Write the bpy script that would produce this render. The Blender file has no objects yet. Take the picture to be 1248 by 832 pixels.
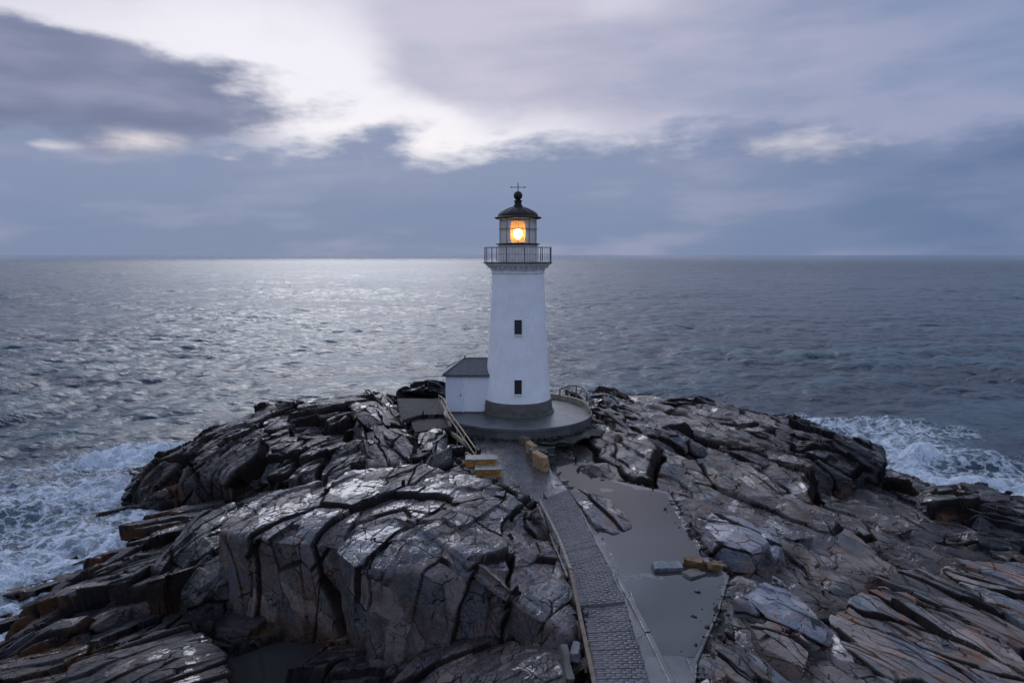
import bpy, bmesh, math, random
import numpy as np
random.seed(7)
R = math.radians
C = bpy.context.scene.collection
sc = bpy.context.scene

# ------------------------------------------------------------------ camera
CAMZ = 19.8
FPX = 832.0
PITCH = math.atan(105.5 / FPX)
cp, sp = math.cos(PITCH), math.sin(PITCH)
cd = bpy.data.cameras.new('camera')
cam = bpy.data.objects.new('camera', cd)
C.objects.link(cam)
cam.location = (0, 0, CAMZ)
cam.rotation_euler = (math.pi / 2 - PITCH, 0, 0)
cd.sensor_width = 36
cd.lens = 24
cd.clip_end = 100000
cd.clip_start = 0.1
sc.camera = cam


def at(px, py, z):
    """the point at height z that stands where the photograph shows (px, py)"""
    u = (px - 624) / FPX
    v = (416 - py) / FPX
    dy = cp + v * sp
    dz = v * cp - sp
    t = (z - CAMZ) / dz
    return (u * t, dy * t, z)


def at_y(px, py, y):
    u = (px - 624) / FPX
    v = (416 - py) / FPX
    t = y / (cp + v * sp)
    return (u * t, y, CAMZ + t * (v * cp - sp))


# ------------------------------------------------------------------ noise
def _h(ix, iy, iz, seed):
    h = (ix.astype(np.int64) * 374761393 + iy.astype(np.int64) * 668265263 + iz * 1274126177 + seed * 974711) & 0xffffffff
    h = ((h ^ (h >> 13)) * 1274126177) & 0xffffffff
    h = h ^ (h >> 16)
    h = (h * 2246822519) & 0xffffffff
    h = h ^ (h >> 15)
    return h


def rnd(ix, iy, iz, seed):
    return (_h(ix, iy, iz, seed) & 0xffffff).astype(np.float32) / np.float32(16777216.0)


def noise(x, y, z=None, seed=0):
    x = np.asarray(x, np.float32); y = np.asarray(y, np.float32)
    fx = np.floor(x); fy = np.floor(y)
    tx = x - fx; ty = y - fy
    ix = fx.astype(np.int64); iy = fy.astype(np.int64)
    tx = tx * tx * (3 - 2 * tx); ty = ty * ty * (3 - 2 * ty)
    if z is None:
        o = np.int64(0)
        a = rnd(ix, iy, o, seed); b = rnd(ix + 1, iy, o, seed)
        c = rnd(ix, iy + 1, o, seed); d = rnd(ix + 1, iy + 1, o, seed)
        return (a + (b - a) * tx) * (1 - ty) + (c + (d - c) * tx) * ty - 0.5
    z = np.asarray(z, np.float32)
    fz = np.floor(z); tz = z - fz; iz = fz.astype(np.int64)
    tz = tz * tz * (3 - 2 * tz)
    r = 0
    for k in (0, 1):
        a = rnd(ix, iy, iz + k, seed); b = rnd(ix + 1, iy, iz + k, seed)
        c = rnd(ix, iy + 1, iz + k, seed); d = rnd(ix + 1, iy + 1, iz + k, seed)
        s = (a + (b - a) * tx) * (1 - ty) + (c + (d - c) * tx) * ty
        r = r + s * (tz if k else (1 - tz))
    return r - 0.5


def fbm(x, y, z=None, seed=0, oct=4, gain=0.5):
    a = 1.0; r = 0; f = 1.0
    for o in range(oct):
        r = r + a * noise(x * f, y * f, None if z is None else z * f, seed + o * 17)
        a *= gain; f *= 2.03
    return r


def vor2(u, v, seed, jit=0.85):
    """nearest and second nearest cell: edge distance, cell id, cell point"""
    fu = np.floor(u); fv = np.floor(v)
    F1 = np.full(u.shape, 9e9, np.float32); F2 = F1.copy()
    c1x = np.zeros_like(F1); c1y = c1x.copy(); c2x = c1x.copy(); c2y = c1x.copy()
    for dx in (-1, 0, 1):
        for dy in (-1, 0, 1):
            gx = fu + dx; gy = fv + dy
            ix = gx.astype(np.int64); iy = gy.astype(np.int64)
            px = gx + 0.5 + (rnd(ix, iy, 1, seed) - 0.5) * jit
            py = gy + 0.5 + (rnd(ix, iy, 2, seed) - 0.5) * jit
            d = (px - u) ** 2 + (py - v) ** 2
            n1 = d < F1
            n2 = (~n1) & (d < F2)
            F2 = np.where(n1, F1, np.where(n2, d, F2))
            c2x = np.where(n1, c1x, np.where(n2, px, c2x)); c2y = np.where(n1, c1y, np.where(n2, py, c2y))
            F1 = np.where(n1, d, F1)
            c1x = np.where(n1, px, c1x); c1y = np.where(n1, py, c1y)
    e = (F2 - F1) / (2 * np.sqrt((c2x - c1x) ** 2 + (c2y - c1y) ** 2) + 1e-6)
    return e, c1x, c1y


def cellr(cx, cy, k, seed, cz=None):
    ix = np.round(cx * 512).astype(np.int64); iy = np.round(cy * 512).astype(np.int64)
    iz = np.int64(k) if cz is None else np.round(cz * 512).astype(np.int64) + k * 7919
    return rnd(ix, iy, iz, seed + 991)


def vor3(u, v, w, seed, jit=0.85):
    fu = np.floor(u); fv = np.floor(v); fw = np.floor(w)
    F1 = np.full(u.shape, 9e9, np.float32); F2 = F1.copy()
    c1 = np.zeros(u.shape + (3,), np.float32); c2 = c1.copy()
    for dx in (-1, 0, 1):
        for dy in (-1, 0, 1):
            for dz in (-1, 0, 1):
                gx = fu + dx; gy = fv + dy; gz = fw + dz
                h = _h(gx.astype(np.int64), gy.astype(np.int64), gz.astype(np.int64), seed)
                px = gx + 0.5 + ((h & 1023).astype(np.float32) / 1023 - 0.5) * jit
                py = gy + 0.5 + (((h >> 10) & 1023).astype(np.float32) / 1023 - 0.5) * jit
                pz = gz + 0.5 + (((h >> 20) & 1023).astype(np.float32) / 1023 - 0.5) * jit
                d = (px - u) ** 2 + (py - v) ** 2 + (pz - w) ** 2
                n1 = d < F1
                n2 = (~n1) & (d < F2)
                p = np.stack((px, py, pz), -1)
                F2 = np.where(n1, F1, np.where(n2, d, F2))
                m1 = n1[..., None]; m2 = n2[..., None]
                c2 = np.where(m1, c1, np.where(m2, p, c2))
                F1 = np.where(n1, d, F1)
                c1 = np.where(m1, p, c1)
    e = (F2 - F1) / (2 * np.sqrt(((c2 - c1) ** 2).sum(-1)) + 1e-6)
    return e, c1


def sstep(a, b, x):
    t = np.clip((x - a) / (b - a), 0, 1)
    return t * t * (3 - 2 * t)


# ------------------------------------------------------------------ objects
def tag(o, label=None, cat=None, group=None, kind=None):
    if label: o['label'] = label
    if cat: o['category'] = cat
    if group: o['group'] = group
    if kind: o['kind'] = kind
    return o


def thing(name, label, cat, loc=(0, 0, 0), group=None, rz=0):
    o = bpy.data.objects.new(name, None)
    C.objects.link(o)
    o.empty_display_size = 0.3
    o.location = loc
    o.rotation_euler = (0, 0, rz)
    return tag(o, label, cat, group)


def np_mesh(name, V, F, mats, parent=None, smooth=True, attrs=None, uv=None, origin=None):
    V = np.asarray(V, np.float32); F = np.asarray(F, np.int32)
    if origin is not None:
        V = V - np.asarray(origin, np.float32)
    me = bpy.data.meshes.new(name)
    nf, k = F.shape
    me.vertices.add(len(V)); me.vertices.foreach_set('co', V.ravel())
    me.loops.add(nf * k); me.loops.foreach_set('vertex_index', F.ravel())
    me.polygons.add(nf); me.polygons.foreach_set('loop_start', np.arange(0, nf * k, k, dtype=np.int32))
    me.update(calc_edges=True)
    if smooth:
        me.polygons.foreach_set('use_smooth', np.ones(nf, bool))
    for kk, a in (attrs or {}).items():
        at_ = me.attributes.new(kk, 'FLOAT', 'POINT')
        at_.data.foreach_set('value', np.asarray(a, np.float32).ravel())
    for m in (mats if isinstance(mats, (list, tuple)) else [mats]):
        me.materials.append(m)
    o = bpy.data.objects.new(name, me)
    C.objects.link(o)
    if origin is not None:
        o.location = origin
    if parent: o.parent = parent
    return o


def grid_faces(nr, nc, wrap=False):
    i = np.arange(nr - 1)[:, None]
    j = np.arange(nc if wrap else nc - 1)[None, :]
    j2 = (j + 1) % nc
    a = i * nc + j; b = i * nc + j2; c = (i + 1) * nc + j2; d = (i + 1) * nc + j
    return np.stack([x.ravel() for x in np.broadcast_arrays(a, b, c, d)], -1)


def obj(name, bm, mat, parent=None, smooth=False, bevel=0.0, autos=True):
    if bevel > 0:
        es = [e for e in bm.edges if len(e.link_faces) == 2 and e.calc_face_angle(0) > 0.6]
        bmesh.ops.bevel(bm, geom=es, offset=bevel, segments=2, affect='EDGES', profile=0.7)
    bmesh.ops.recalc_face_normals(bm, faces=bm.faces)
    me = bpy.data.meshes.new(name)
    bm.to_mesh(me); bm.free()
    for m in (mat if isinstance(mat, (list, tuple)) else [mat]):
        me.materials.append(m)
    if smooth:
        for p in me.polygons: p.use_smooth = True
        try:
            me.set_sharp_from_angle(angle=R(38))
        except Exception:
            pass
    o = bpy.data.objects.new(name, me)
    C.objects.link(o)
    if parent: o.parent = parent
    return o


def add_box(bm, c, s, rz=0.0, rx=0.0, ry=0.0):
    from mathutils import Matrix, Euler
    M = Matrix.Translation(c) @ Euler((rx, ry, rz)).to_matrix().to_4x4() @ Matrix.Diagonal((s[0], s[1], s[2], 1))
    return bmesh.ops.create_cube(bm, size=1.0, matrix=M)['verts']


def add_lathe(bm, prof, n=64, cx=0, cy=0, cap=True):
    rings = []
    for r, z in prof:
        rings.append([bm.verts.new((cx + r * math.cos(2 * math.pi * k / n), cy + r * math.sin(2 * math.pi * k / n), z)) for k in range(n)])
    for a, b in zip(rings, rings[1:]):
        for k in range(n):
            bm.faces.new((a[k], a[(k + 1) % n], b[(k + 1) % n], b[k]))
    if cap:
        bm.faces.new(rings[0][::-1]); bm.faces.new(rings[-1])


def add_tube(bm, pts, r, n=8):
    from mathutils import Vector
    P = [Vector(p) for p in pts]
    rings = []
    for i, p in enumerate(P):
        t = (P[min(i + 1, len(P) - 1)] - P[max(i - 1, 0)]).normalized()
        up = Vector((0, 0, 1)) if abs(t.z) < 0.95 else Vector((0, 1, 0))
        a = t.cross(up).normalized(); b = a.cross(t).normalized()
        rr = r[i] if isinstance(r, (list, tuple)) else r
        rings.append([bm.verts.new(p + (a * math.cos(2 * math.pi * k / n) + b * math.sin(2 * math.pi * k / n)) * rr) for k in range(n)])
    for x, y in zip(rings, rings[1:]):
        for k in range(n):
            bm.faces.new((x[k], x[(k + 1) % n], y[(k + 1) % n], y[k]))
    bm.faces.new(rings[0][::-1]); bm.faces.new(rings[-1])


# ------------------------------------------------------------------ node graphs
class NG:
    def __init__(s, nt):
        s.nt = nt; nt.nodes.clear()

    def n(s, t, **kw):
        nd = s.nt.nodes.new(t)
        for k, v in kw.items():
            if k.startswith('_'):
                continue
            setattr(nd, k, v)
        return nd

    def put(s, sock, v):
        if v is None: return
        if isinstance(v, bpy.types.NodeSocket): s.nt.links.new(v, sock)
        else:
            if isinstance(v, (tuple, list)) and len(v) == 3 and sock.type == 'RGBA': v = (*v, 1)
            sock.default_value = v

    def m(s, op, a, b=None, c=None, clamp=False):
        nd = s.n('ShaderNodeMath', operation=op); nd.use_clamp = clamp
        for i, v in enumerate((a, b, c)): s.put(nd.inputs[i], v)
        return nd.outputs[0]

    def vm(s, op, a, b=None):
        nd = s.n('ShaderNodeVectorMath', operation=op)
        s.put(nd.inputs[0], a); s.put(nd.inputs[1], b)
        return nd.outputs[0]

    def mix(s, f, a, b, blend='MIX'):
        nd = s.n('ShaderNodeMix', data_type='RGBA', blend_type=blend)
        s.put(nd.inputs[0], f); s.put(nd.inputs[6], a); s.put(nd.inputs[7], b)
        return nd.outputs[2]

    def fmix(s, f, a, b):
        nd = s.n('ShaderNodeMix', data_type='FLOAT')
        s.put(nd.inputs[0], f); s.put(nd.inputs[2], a); s.put(nd.inputs[3], b)
        return nd.outputs[0]

    def ss(s, x, a, b, lo=0.0, hi=1.0):
        nd = s.n('ShaderNodeMapRange', interpolation_type='SMOOTHSTEP')
        for i, v in enumerate((x, a, b, lo, hi)): s.put(nd.inputs[i], v)
        return nd.outputs[0]

    def noise(s, vec, scale, detail=4, rough=0.55, dist=0.0):
        nd = s.n('ShaderNodeTexNoise')
        s.put(nd.inputs['Vector'], vec)
        nd.inputs['Scale'].default_value = scale; nd.inputs['Detail'].default_value = detail
        nd.inputs['Roughness'].default_value = rough; nd.inputs['Distortion'].default_value = dist
        return nd

    def vor(s, vec, scale, feature='F1', rand=1.0):
        nd = s.n('ShaderNodeTexVoronoi', feature=feature)
        s.put(nd.inputs['Vector'], vec); nd.inputs['Scale'].default_value = scale
        nd.inputs['Randomness'].default_value = rand
        return nd

    def mapv(s, vec, scale=(1, 1, 1), rot=(0, 0, 0), loc=(0, 0, 0)):
        nd = s.n('ShaderNodeMapping')
        s.put(nd.inputs[0], vec)
        nd.inputs['Scale'].default_value = scale; nd.inputs['Rotation'].default_value = rot
        nd.inputs['Location'].default_value = loc
        return nd.outputs[0]

    def bump(s, h, strength, dist, nrm=None):
        nd = s.n('ShaderNodeBump')
        nd.inputs['Strength'].default_value = strength; nd.inputs['Distance'].default_value = dist
        s.put(nd.inputs['Height'], h)
        if nrm is not None: s.put(nd.inputs['Normal'], nrm)
        return nd.outputs[0]

    def attr(s, name):
        return s.n('ShaderNodeAttribute', attribute_name=name).outputs['Fac']


def new_mat(name):
    m = bpy.data.materials.new(name); m.use_nodes = True
    g = NG(m.node_tree)
    out = g.n('ShaderNodeOutputMaterial'); b = g.n('ShaderNodeBsdfPrincipled')
    g.nt.links.new(b.outputs[0], out.inputs[0])
    return m, g, b


def pos(g):
    return g.n('ShaderNodeNewGeometry').outputs['Position']


def simple(name, col, rough=0.6, metal=0.0, var=0.25, scale=3.0, bump=0.15, bscale=25, streak=0.0, spec=0.5, stain=None):
    m, g, b = new_mat(name)
    p = pos(g)
    n1 = g.noise(p, scale, 5, 0.6).outputs[0]
    f = g.ss(n1, 0.3, 0.7)
    c = g.mix(f, tuple(x * (1 - var) for x in col), tuple(min(1, x * (1 + var * 0.6)) for x in col))
    if streak > 0:
        s_ = g.noise(g.mapv(p, (9, 9, 0.35)), 1.0, 4, 0.6).outputs[0]
        c = g.mix(g.m('MULTIPLY', g.ss(s_, 0.5, 0.75), streak), c, stain or tuple(x * 0.45 for x in col))
    g.put(b.inputs['Base Color'], c)
    n2 = g.noise(p, bscale, 5, 0.6).outputs[0]
    g.put(b.inputs['Roughness'], g.ss(n2, 0.3, 0.7, rough * 0.8, min(1, rough * 1.15)))
    b.inputs['Metallic'].default_value = metal
    b.inputs['Specular IOR Level'].default_value = spec
    if bump: g.put(b.inputs['Normal'], g.bump(n2, bump, 0.02))
    return m


def rock_mat(name, strike, tone=1.0, warm=0.5, dip=0.35, film0=0.53, och_=0.28, k3a=0.95, tint=(1, 1, 1), fine_fol=1.0):
    """fissured metamorphic rock: folia along the strike, dark joints, rust and slate patches"""
    m, g, b = new_mat(name)
    p = pos(g)
    wn = g.noise(p, 0.5, 3, 0.55)
    w = g.vm('ADD', p, g.vm('MULTIPLY', g.vm('SUBTRACT', wn.outputs['Color'], (0.5, 0.5, 0.5)), (1.0, 1.0, 1.0)))
    ws = g.n('ShaderNodeSeparateColor'); g.put(ws.inputs[0], wn.outputs['Color'])
    al = g.mapv(w, (1, 1, 1), (dip, 0, -strike))          # x runs along the strike
    fol = g.noise(g.mapv(al, (0.40, 5.0, 6.0)), 1.9 * fine_fol, 5, 0.68).outputs[0]
    fol2 = g.noise(g.mapv(al, (0.18, 1.3, 1.8)), 1.0, 3, 0.55).outputs[0]
    bn = g.noise(w, 0.8, 5, 0.62)
    bs = g.n('ShaderNodeSeparateColor'); g.put(bs.inputs[0], bn.outputs['Color'])
    blot, blot2, brk = ws.outputs[0], bs.outputs[0], bs.outputs[1]
    fine = g.noise(p, 11, 4, 0.68).outputs[0]
    jv = g.mapv(al, (0.30, 0.85, 0.7))
    j1 = g.vor(jv, 1.0, 'DISTANCE_TO_EDGE').outputs[0]
    j2 = g.vor(g.mapv(al, (0.7, 2.3, 1.8)), 1.1, 'DISTANCE_TO_EDGE').outputs[0]
    cellc = g.vor(jv, 1.0, 'F1').outputs['Color']
    sep = g.n('ShaderNodeSeparateColor'); g.put(sep.inputs[0], cellc)
    j3 = g.vor(g.mapv(al, (0.8, 3.6, 2.6), (0, 0, .35)), 1.2, 'DISTANCE_TO_EDGE').outputs[0]
    k3 = g.m('MULTIPLY', g.ss(j3, 0.006, 0.045, 1, 0), g.ss(ws.outputs[2], 0.58, 0.50))
    k1 = g.m('MULTIPLY', g.ss(j1, 0.003, 0.02, 1, 0), g.ss(brk, 0.48, 0.54))
    k2 = g.m('MULTIPLY', g.ss(j2, 0.004, 0.03, 1, 0), g.ss(bs.outputs[2], 0.47, 0.40))
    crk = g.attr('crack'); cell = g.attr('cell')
    hair = g.ss(fol, 0.42, 0.33)
    T = lambda *c: tuple(x * tone for x in c)
    col = g.mix(g.ss(fol2, 0.35, 0.65), T(0.068, 0.074, 0.084), T(0.150, 0.142, 0.142))
    col = g.mix(g.m('MULTIPLY', g.ss(ws.outputs[1], 0.50, 0.62), 0.4 + 0.4 * warm), col, T(0.145, 0.108, 0.088))
    col = g.mix(g.m('MULTIPLY', g.ss(sep.outputs[0], 0.55, 0.7), 0.7), col, T(0.085, 0.110, 0.145))
    col = g.mix(g.m('MULTIPLY', g.ss(sep.outputs[1], 0.62, 0.8), 0.7), col, T(0.34, 0.29, 0.275))
    col = g.mix(g.m('MULTIPLY', g.ss(blot2, 0.58, 0.68), 0.25 + 0.6 * warm), col, T(0.20, 0.10, 0.05))
    rb = g.m('MULTIPLY', g.ss(j1, 0.16, 0.01), g.m('MULTIPLY', g.ss(bs.outputs[2], 0.48, 0.6), warm))
    col = g.mix(rb, col, T(0.19, 0.085, 0.045))
    col = g.mix(g.m('MULTIPLY', cell, 0.75), col, g.mix(1.0, col, (0.45, 0.47, 0.52), 'MULTIPLY'))
    col = g.mix(g.m('MULTIPLY', g.ss(fine, 0.5, 0.7), 0.4), col, T(0.20, 0.19, 0.195))
    col = g.mix(g.m('MULTIPLY', hair, 0.75), col, T(0.022, 0.018, 0.020))
    col = g.mix(g.m('MULTIPLY', g.ss(fol, 0.56, 0.68), 0.35), col, T(0.24, 0.215, 0.21))
    crack_dark = g.m('MAXIMUM', g.m('MAXIMUM', g.m('MAXIMUM', k1, g.m('MULTIPLY', k3, k3a)), g.m('MULTIPLY', k2, 0.9)), crk, clamp=True)
    col = g.mix(g.m('MULTIPLY', crack_dark, 0.94), col, (0.010, 0.008, 0.008))  # joints and cracks coloured near black
    # tide zone: black weed and lichen film above the water
    z = g.n('ShaderNodeSeparateXYZ'); g.put(z.inputs[0], p)
    zz = g.m('ADD', z.outputs[2], g.m('MULTIPLY', g.m('SUBTRACT', blot2, 0.5), 3.5))
    tide = g.ss(zz, 3.4, 1.6)
    och = g.m('MULTIPLY', g.ss(blot, 0.5, 0.58), g.m('MULTIPLY', tide, och_))
    col = g.mix(g.m('MULTIPLY', tide, 0.9), col, (0.011, 0.011, 0.013))
    col = g.mix(och, col, (0.14, 0.062, 0.018))
    col = g.mix(1.0, col, tint, 'MULTIPLY')
    g.put(b.inputs['Base Color'], col)
    nz = g.n('ShaderNodeSeparateXYZ'); g.put(nz.inputs[0], g.n('ShaderNodeNewGeometry').outputs['Normal'])
    film = g.ss(g.m('ADD', ws.outputs[0], g.m('MULTIPLY', g.m('SUBTRACT', brk, .5), .5)), film0, film0 + 0.05)
    film = g.m('MULTIPLY', g.m('MULTIPLY', film, g.ss(nz.outputs[2], .45, .8)), g.m('SUBTRACT', 1.0, crack_dark))
    rg = g.m('ADD', g.ss(blot2, 0.36, 0.62, 0.30, 0.52), g.ss(fine, 0.3, 0.7, -0.04, 0.10))
    rg = g.fmix(film, rg, 0.17)
    rg = g.fmix(crack_dark, rg, 0.85)
    g.put(b.inputs['Roughness'], rg)
    g.put(b.inputs['Specular IOR Level'], g.fmix(film, g.fmix(crack_dark, 0.38, 0.1), 0.75))
    h = g.m('ADD', g.m('MULTIPLY', fol, 0.8), g.m('MULTIPLY', fine, 0.28))
    h = g.m('ADD', h, g.m('MULTIPLY', fol2, 0.7))
    h = g.m('MULTIPLY', h, g.fmix(film, 1.0, 0.2))
    h = g.m('SUBTRACT', h, g.m('MULTIPLY', g.m('MAXIMUM', g.m('MAXIMUM', k1, k2), g.m('MULTIPLY', k3, .6 * k3a)), 1.2))
    h = g.m('ADD', h, g.m('MULTIPLY', sep.outputs[2], 0.9))
    g.put(b.inputs['Normal'], g.bump(h, 0.9, 0.055))
    return m


ST_R = math.atan2(-0.88, 0.48)
ST_L = math.atan2(0.55, 0.85)
M = {}
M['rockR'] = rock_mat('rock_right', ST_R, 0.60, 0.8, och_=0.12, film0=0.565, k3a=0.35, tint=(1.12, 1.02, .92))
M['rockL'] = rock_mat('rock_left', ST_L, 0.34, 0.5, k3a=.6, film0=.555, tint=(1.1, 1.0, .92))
M['rockB'] = rock_mat('rock_outcrop', R(70), 0.60, 0.55, dip=0.9, tint=(1.12, 1.02, .92))
M['rockP'] = rock_mat('rock_pale', ST_R, 1.5, 0.3, film0=0.44, k3a=0.3)
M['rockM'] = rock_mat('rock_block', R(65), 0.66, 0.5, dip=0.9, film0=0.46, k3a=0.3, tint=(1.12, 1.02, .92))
M['rockD'] = rock_mat('rock_dark', R(-35), 0.12, 0.35)
M['rockO'] = rock_mat('rock_ochre', ST_R, 1.2, 1.0, film0=0.56, k3a=0.3, tint=(1.15, 1.02, .88))
M['white'] = simple('white_paint', (0.80, 0.81, 0.82), 0.45, var=0.07, scale=0.8, bump=0.15, bscale=5, streak=0.25, stain=(0.5, 0.5, 0.48))
M['trim'] = simple('trim_paint', (0.70, 0.69, 0.68), 0.6, var=0.2, scale=3, bump=0.2, streak=0.5, stain=(0.27, 0.24, 0.21))
M['lwall'] = simple('lantern_wall_paint', (0.66, 0.60, 0.58), 0.55, var=0.12, bump=0.1)
M['plinth'] = simple('plinth_concrete', (0.085, 0.078, 0.068), 0.7, var=0.35, scale=1.5, bump=0.4, bscale=14, streak=0.8, stain=(0.05, 0.055, 0.04))
M['plat'] = simple('platform_concrete', (0.085, 0.085, 0.085), 0.38, var=0.4, scale=0.7, bump=0.25, bscale=11, streak=0.4)
m, g, b = new_mat('wet_concrete')
p = pos(g)
n1 = g.noise(p, 0.5, 6, 0.62).outputs[0]; n2 = g.noise(p, 9, 6, 0.68).outputs[0]; n3 = g.noise(g.mapv(p, (1.4, .5, 1), (0, 0, .3)), 1.2, 6, .65).outputs[0]
wp = g.vm('ADD', p, g.vm('MULTIPLY', g.noise(p, .8, 4, .6).outputs['Color'], (1.2, 1.2, 0)))
cr = g.ss(g.vor(g.mapv(wp, (1, .45, 1)), .42, 'DISTANCE_TO_EDGE').outputs[0], .002, .012, 1, 0)
c = g.mix(g.ss(n1, .35, .65), (0.050, 0.047, 0.047), (0.088, 0.080, 0.078))
c = g.mix(g.ss(n3, .5, .7, 0, .6), c, (0.032, 0.030, 0.030))
c = g.mix(g.ss(n2, .5, .75, 0, .5), c, (0.12, 0.11, 0.105))
c = g.mix(cr, c, (0.01, 0.011, 0.008))
g.put(b.inputs['Base Color'], c)
g.put(b.inputs['Roughness'], g.m('ADD', g.ss(n3, .38, .62, .12, .38), g.ss(n2, .3, .7, -.03, .08)))
g.put(b.inputs['Normal'], g.bump(g.m('SUBTRACT', g.m('ADD', g.m('MULTIPLY', n2, .5), g.m('MULTIPLY', n3, .5)), cr), .35, .02))
M['conc'] = m
M['pad'] = simple('pad_concrete', (0.032, 0.030, 0.030), 0.8, spec=0.15, var=0.3, scale=0.9, bump=0.3, bscale=11)
M['dark'] = simple('dark_roof_metal', (0.012, 0.010, 0.010), 0.75, var=0.3, bump=0.1)
M['bars'] = simple('glazing_bar_paint', (0.20, 0.15, 0.125), 0.5, bump=0.1)
M['iron'] = simple('black_iron', (0.02, 0.02, 0.025), 0.5, bump=0.1)
M['roof'] = simple('shed_roof', (0.075, 0.072, 0.08), 0.5, var=0.2, scale=2, bump=0.2, streak=0.2)
M['shed'] = simple('shed_paint', (0.70, 0.71, 0.74), 0.5, var=0.06, bump=0.1)
M['door'] = simple('shed_door_paint', (0.58, 0.61, 0.66), 0.5, var=0.06, bump=0.1)
M['void'] = simple('dark_recess', (0.015, 0.017, 0.018), 0.8, bump=0)
M['wood'] = simple('weathered_timber', (0.22, 0.185, 0.155), 0.75, var=0.4, scale=4, bump=0.5, bscale=30)
M['wood2'] = simple('brown_timber', (0.14, 0.095, 0.065), 0.75, var=0.45, scale=4, bump=0.5, bscale=30)
M['rail'] = simple('yellowed_rail_paint', (0.36, 0.27, 0.15), 0.6, var=0.35, scale=6, bump=0.2)
M['grail'] = simple('grey_rail_paint', (0.16, 0.15, 0.145), 0.5, metal=0.3, var=0.35, scale=6, bump=0.2)
M['parapet'] = simple('mossy_parapet', (0.27, 0.25, 0.17), 0.75, var=0.4, scale=2.5, bump=0.3, streak=0.6, stain=(0.07, 0.08, 0.03))
M['yellow'] = simple('yellow_paint', (0.36, 0.17, 0.03), 0.6, var=0.6, scale=5, bump=0.3, streak=0.5, stain=(0.12, 0.06, 0.02))
M['ystep'] = simple('step_top', (0.22, 0.21, 0.17), 0.6, var=0.4, scale=4, bump=0.3)
M['rust'] = simple('rusty_stone', (0.13, 0.07, 0.022), 0.6, var=0.55, scale=5, bump=0.6, bscale=9)
M['pale'] = simple('pale_concrete', (0.12, 0.13, 0.15), 0.45, var=0.5, scale=5, bump=0.5, bscale=12)
M['green'] = simple('algae_green', (0.012, 0.018, 0.006), 0.8, var=0.5, scale=3, bump=0.8, bscale=12)
M['st1'] = simple('stone_cream', (0.42, 0.34, 0.27), 0.7, var=0.45, scale=3.5, bump=0.7, bscale=7, streak=0.5, stain=(0.2, 0.08, 0.04))
M['st2'] = simple('stone_brown', (0.14, 0.10, 0.075), 0.7, var=0.5, scale=3.5, bump=0.7, bscale=7)
M['st3'] = simple('stone_orange', (0.32, 0.20, 0.10), 0.7, var=0.5, scale=3.5, bump=0.7, bscale=7, streak=0.6, stain=(0.4, 0.34, 0.27))

# brick paving
m, g, b = new_mat('brick_paving')
p = pos(g)
n1 = g.noise(p, 1.3, 5, 0.6).outputs[0]; n2 = g.noise(p, 22, 5, 0.65).outputs[0]
c = g.mix(g.ss(n1, 0.35, 0.65), (0.060, 0.056, 0.062), (0.105, 0.096, 0.100))
c = g.mix(g.m('MULTIPLY', g.attr('cell'), 0.6), c, (0.035, 0.032, 0.035))
g.put(b.inputs['Base Color'], c)
g.put(b.inputs['Roughness'], g.ss(n1, 0.35, 0.65, 0.3, 0.55))
g.put(b.inputs['Normal'], g.bump(n2, 0.35, 0.015))
M['brick'] = m

# puddle water
m, g, b = new_mat('puddle_water')
p = pos(g)
n1 = g.noise(p, 5, 3, 0.5).outputs[0]
b.inputs['Base Color'].default_value = (0.040, 0.037, 0.037, 1)
b.inputs['Roughness'].default_value = 0.04
b.inputs['IOR'].default_value = 1.33
g.put(b.inputs['Normal'], g.bump(n1, 0.06, 0.02))
M['puddle'] = m

# glass
m, g, b = new_mat('lantern_glass')
out = [n for n in g.nt.nodes if n.type == 'OUTPUT_MATERIAL'][0]
tr = g.n('ShaderNodeBsdfTransparent'); tr.inputs[0].default_value = (0.93, 0.92, 0.9, 1)
gl = g.n('ShaderNodeBsdfGlossy'); gl.inputs['Roughness'].default_value = 0.04
fr = g.n('ShaderNodeFresnel'); fr.inputs[0].default_value = 1.5
mx = g.n('ShaderNodeMixShader')
g.put(mx.inputs[0], g.m('MULTIPLY', fr.outputs[0], 1.0)); g.put(mx.inputs[1], tr.outputs[0]); g.put(mx.inputs[2], gl.outputs[0])
tl = g.n('ShaderNodeBsdfTranslucent'); tl.inputs[0].default_value = (.9, .88, .86, 1)
df = g.n('ShaderNodeBsdfDiffuse'); df.inputs[0].default_value = (.8, .78, .76, 1)
m1 = g.n('ShaderNodeMixShader'); g.put(m1.inputs[0], 0.4); g.put(m1.inputs[1], tl.outputs[0]); g.put(m1.inputs[2], df.outputs[0])
m2 = g.n('ShaderNodeMixShader'); g.put(m2.inputs[0], 0.55); g.put(m2.inputs[1], mx.outputs[0]); g.put(m2.inputs[2], m1.outputs[0])
g.nt.links.new(m2.outputs[0], out.inputs[0])
M['glass'] = m
m, g, b = new_mat('window_glass')
b.inputs['Base Color'].default_value = (0.03, 0.022, 0.026, 1); b.inputs['Roughness'].default_value = 0.12
M['pane'] = m
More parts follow.
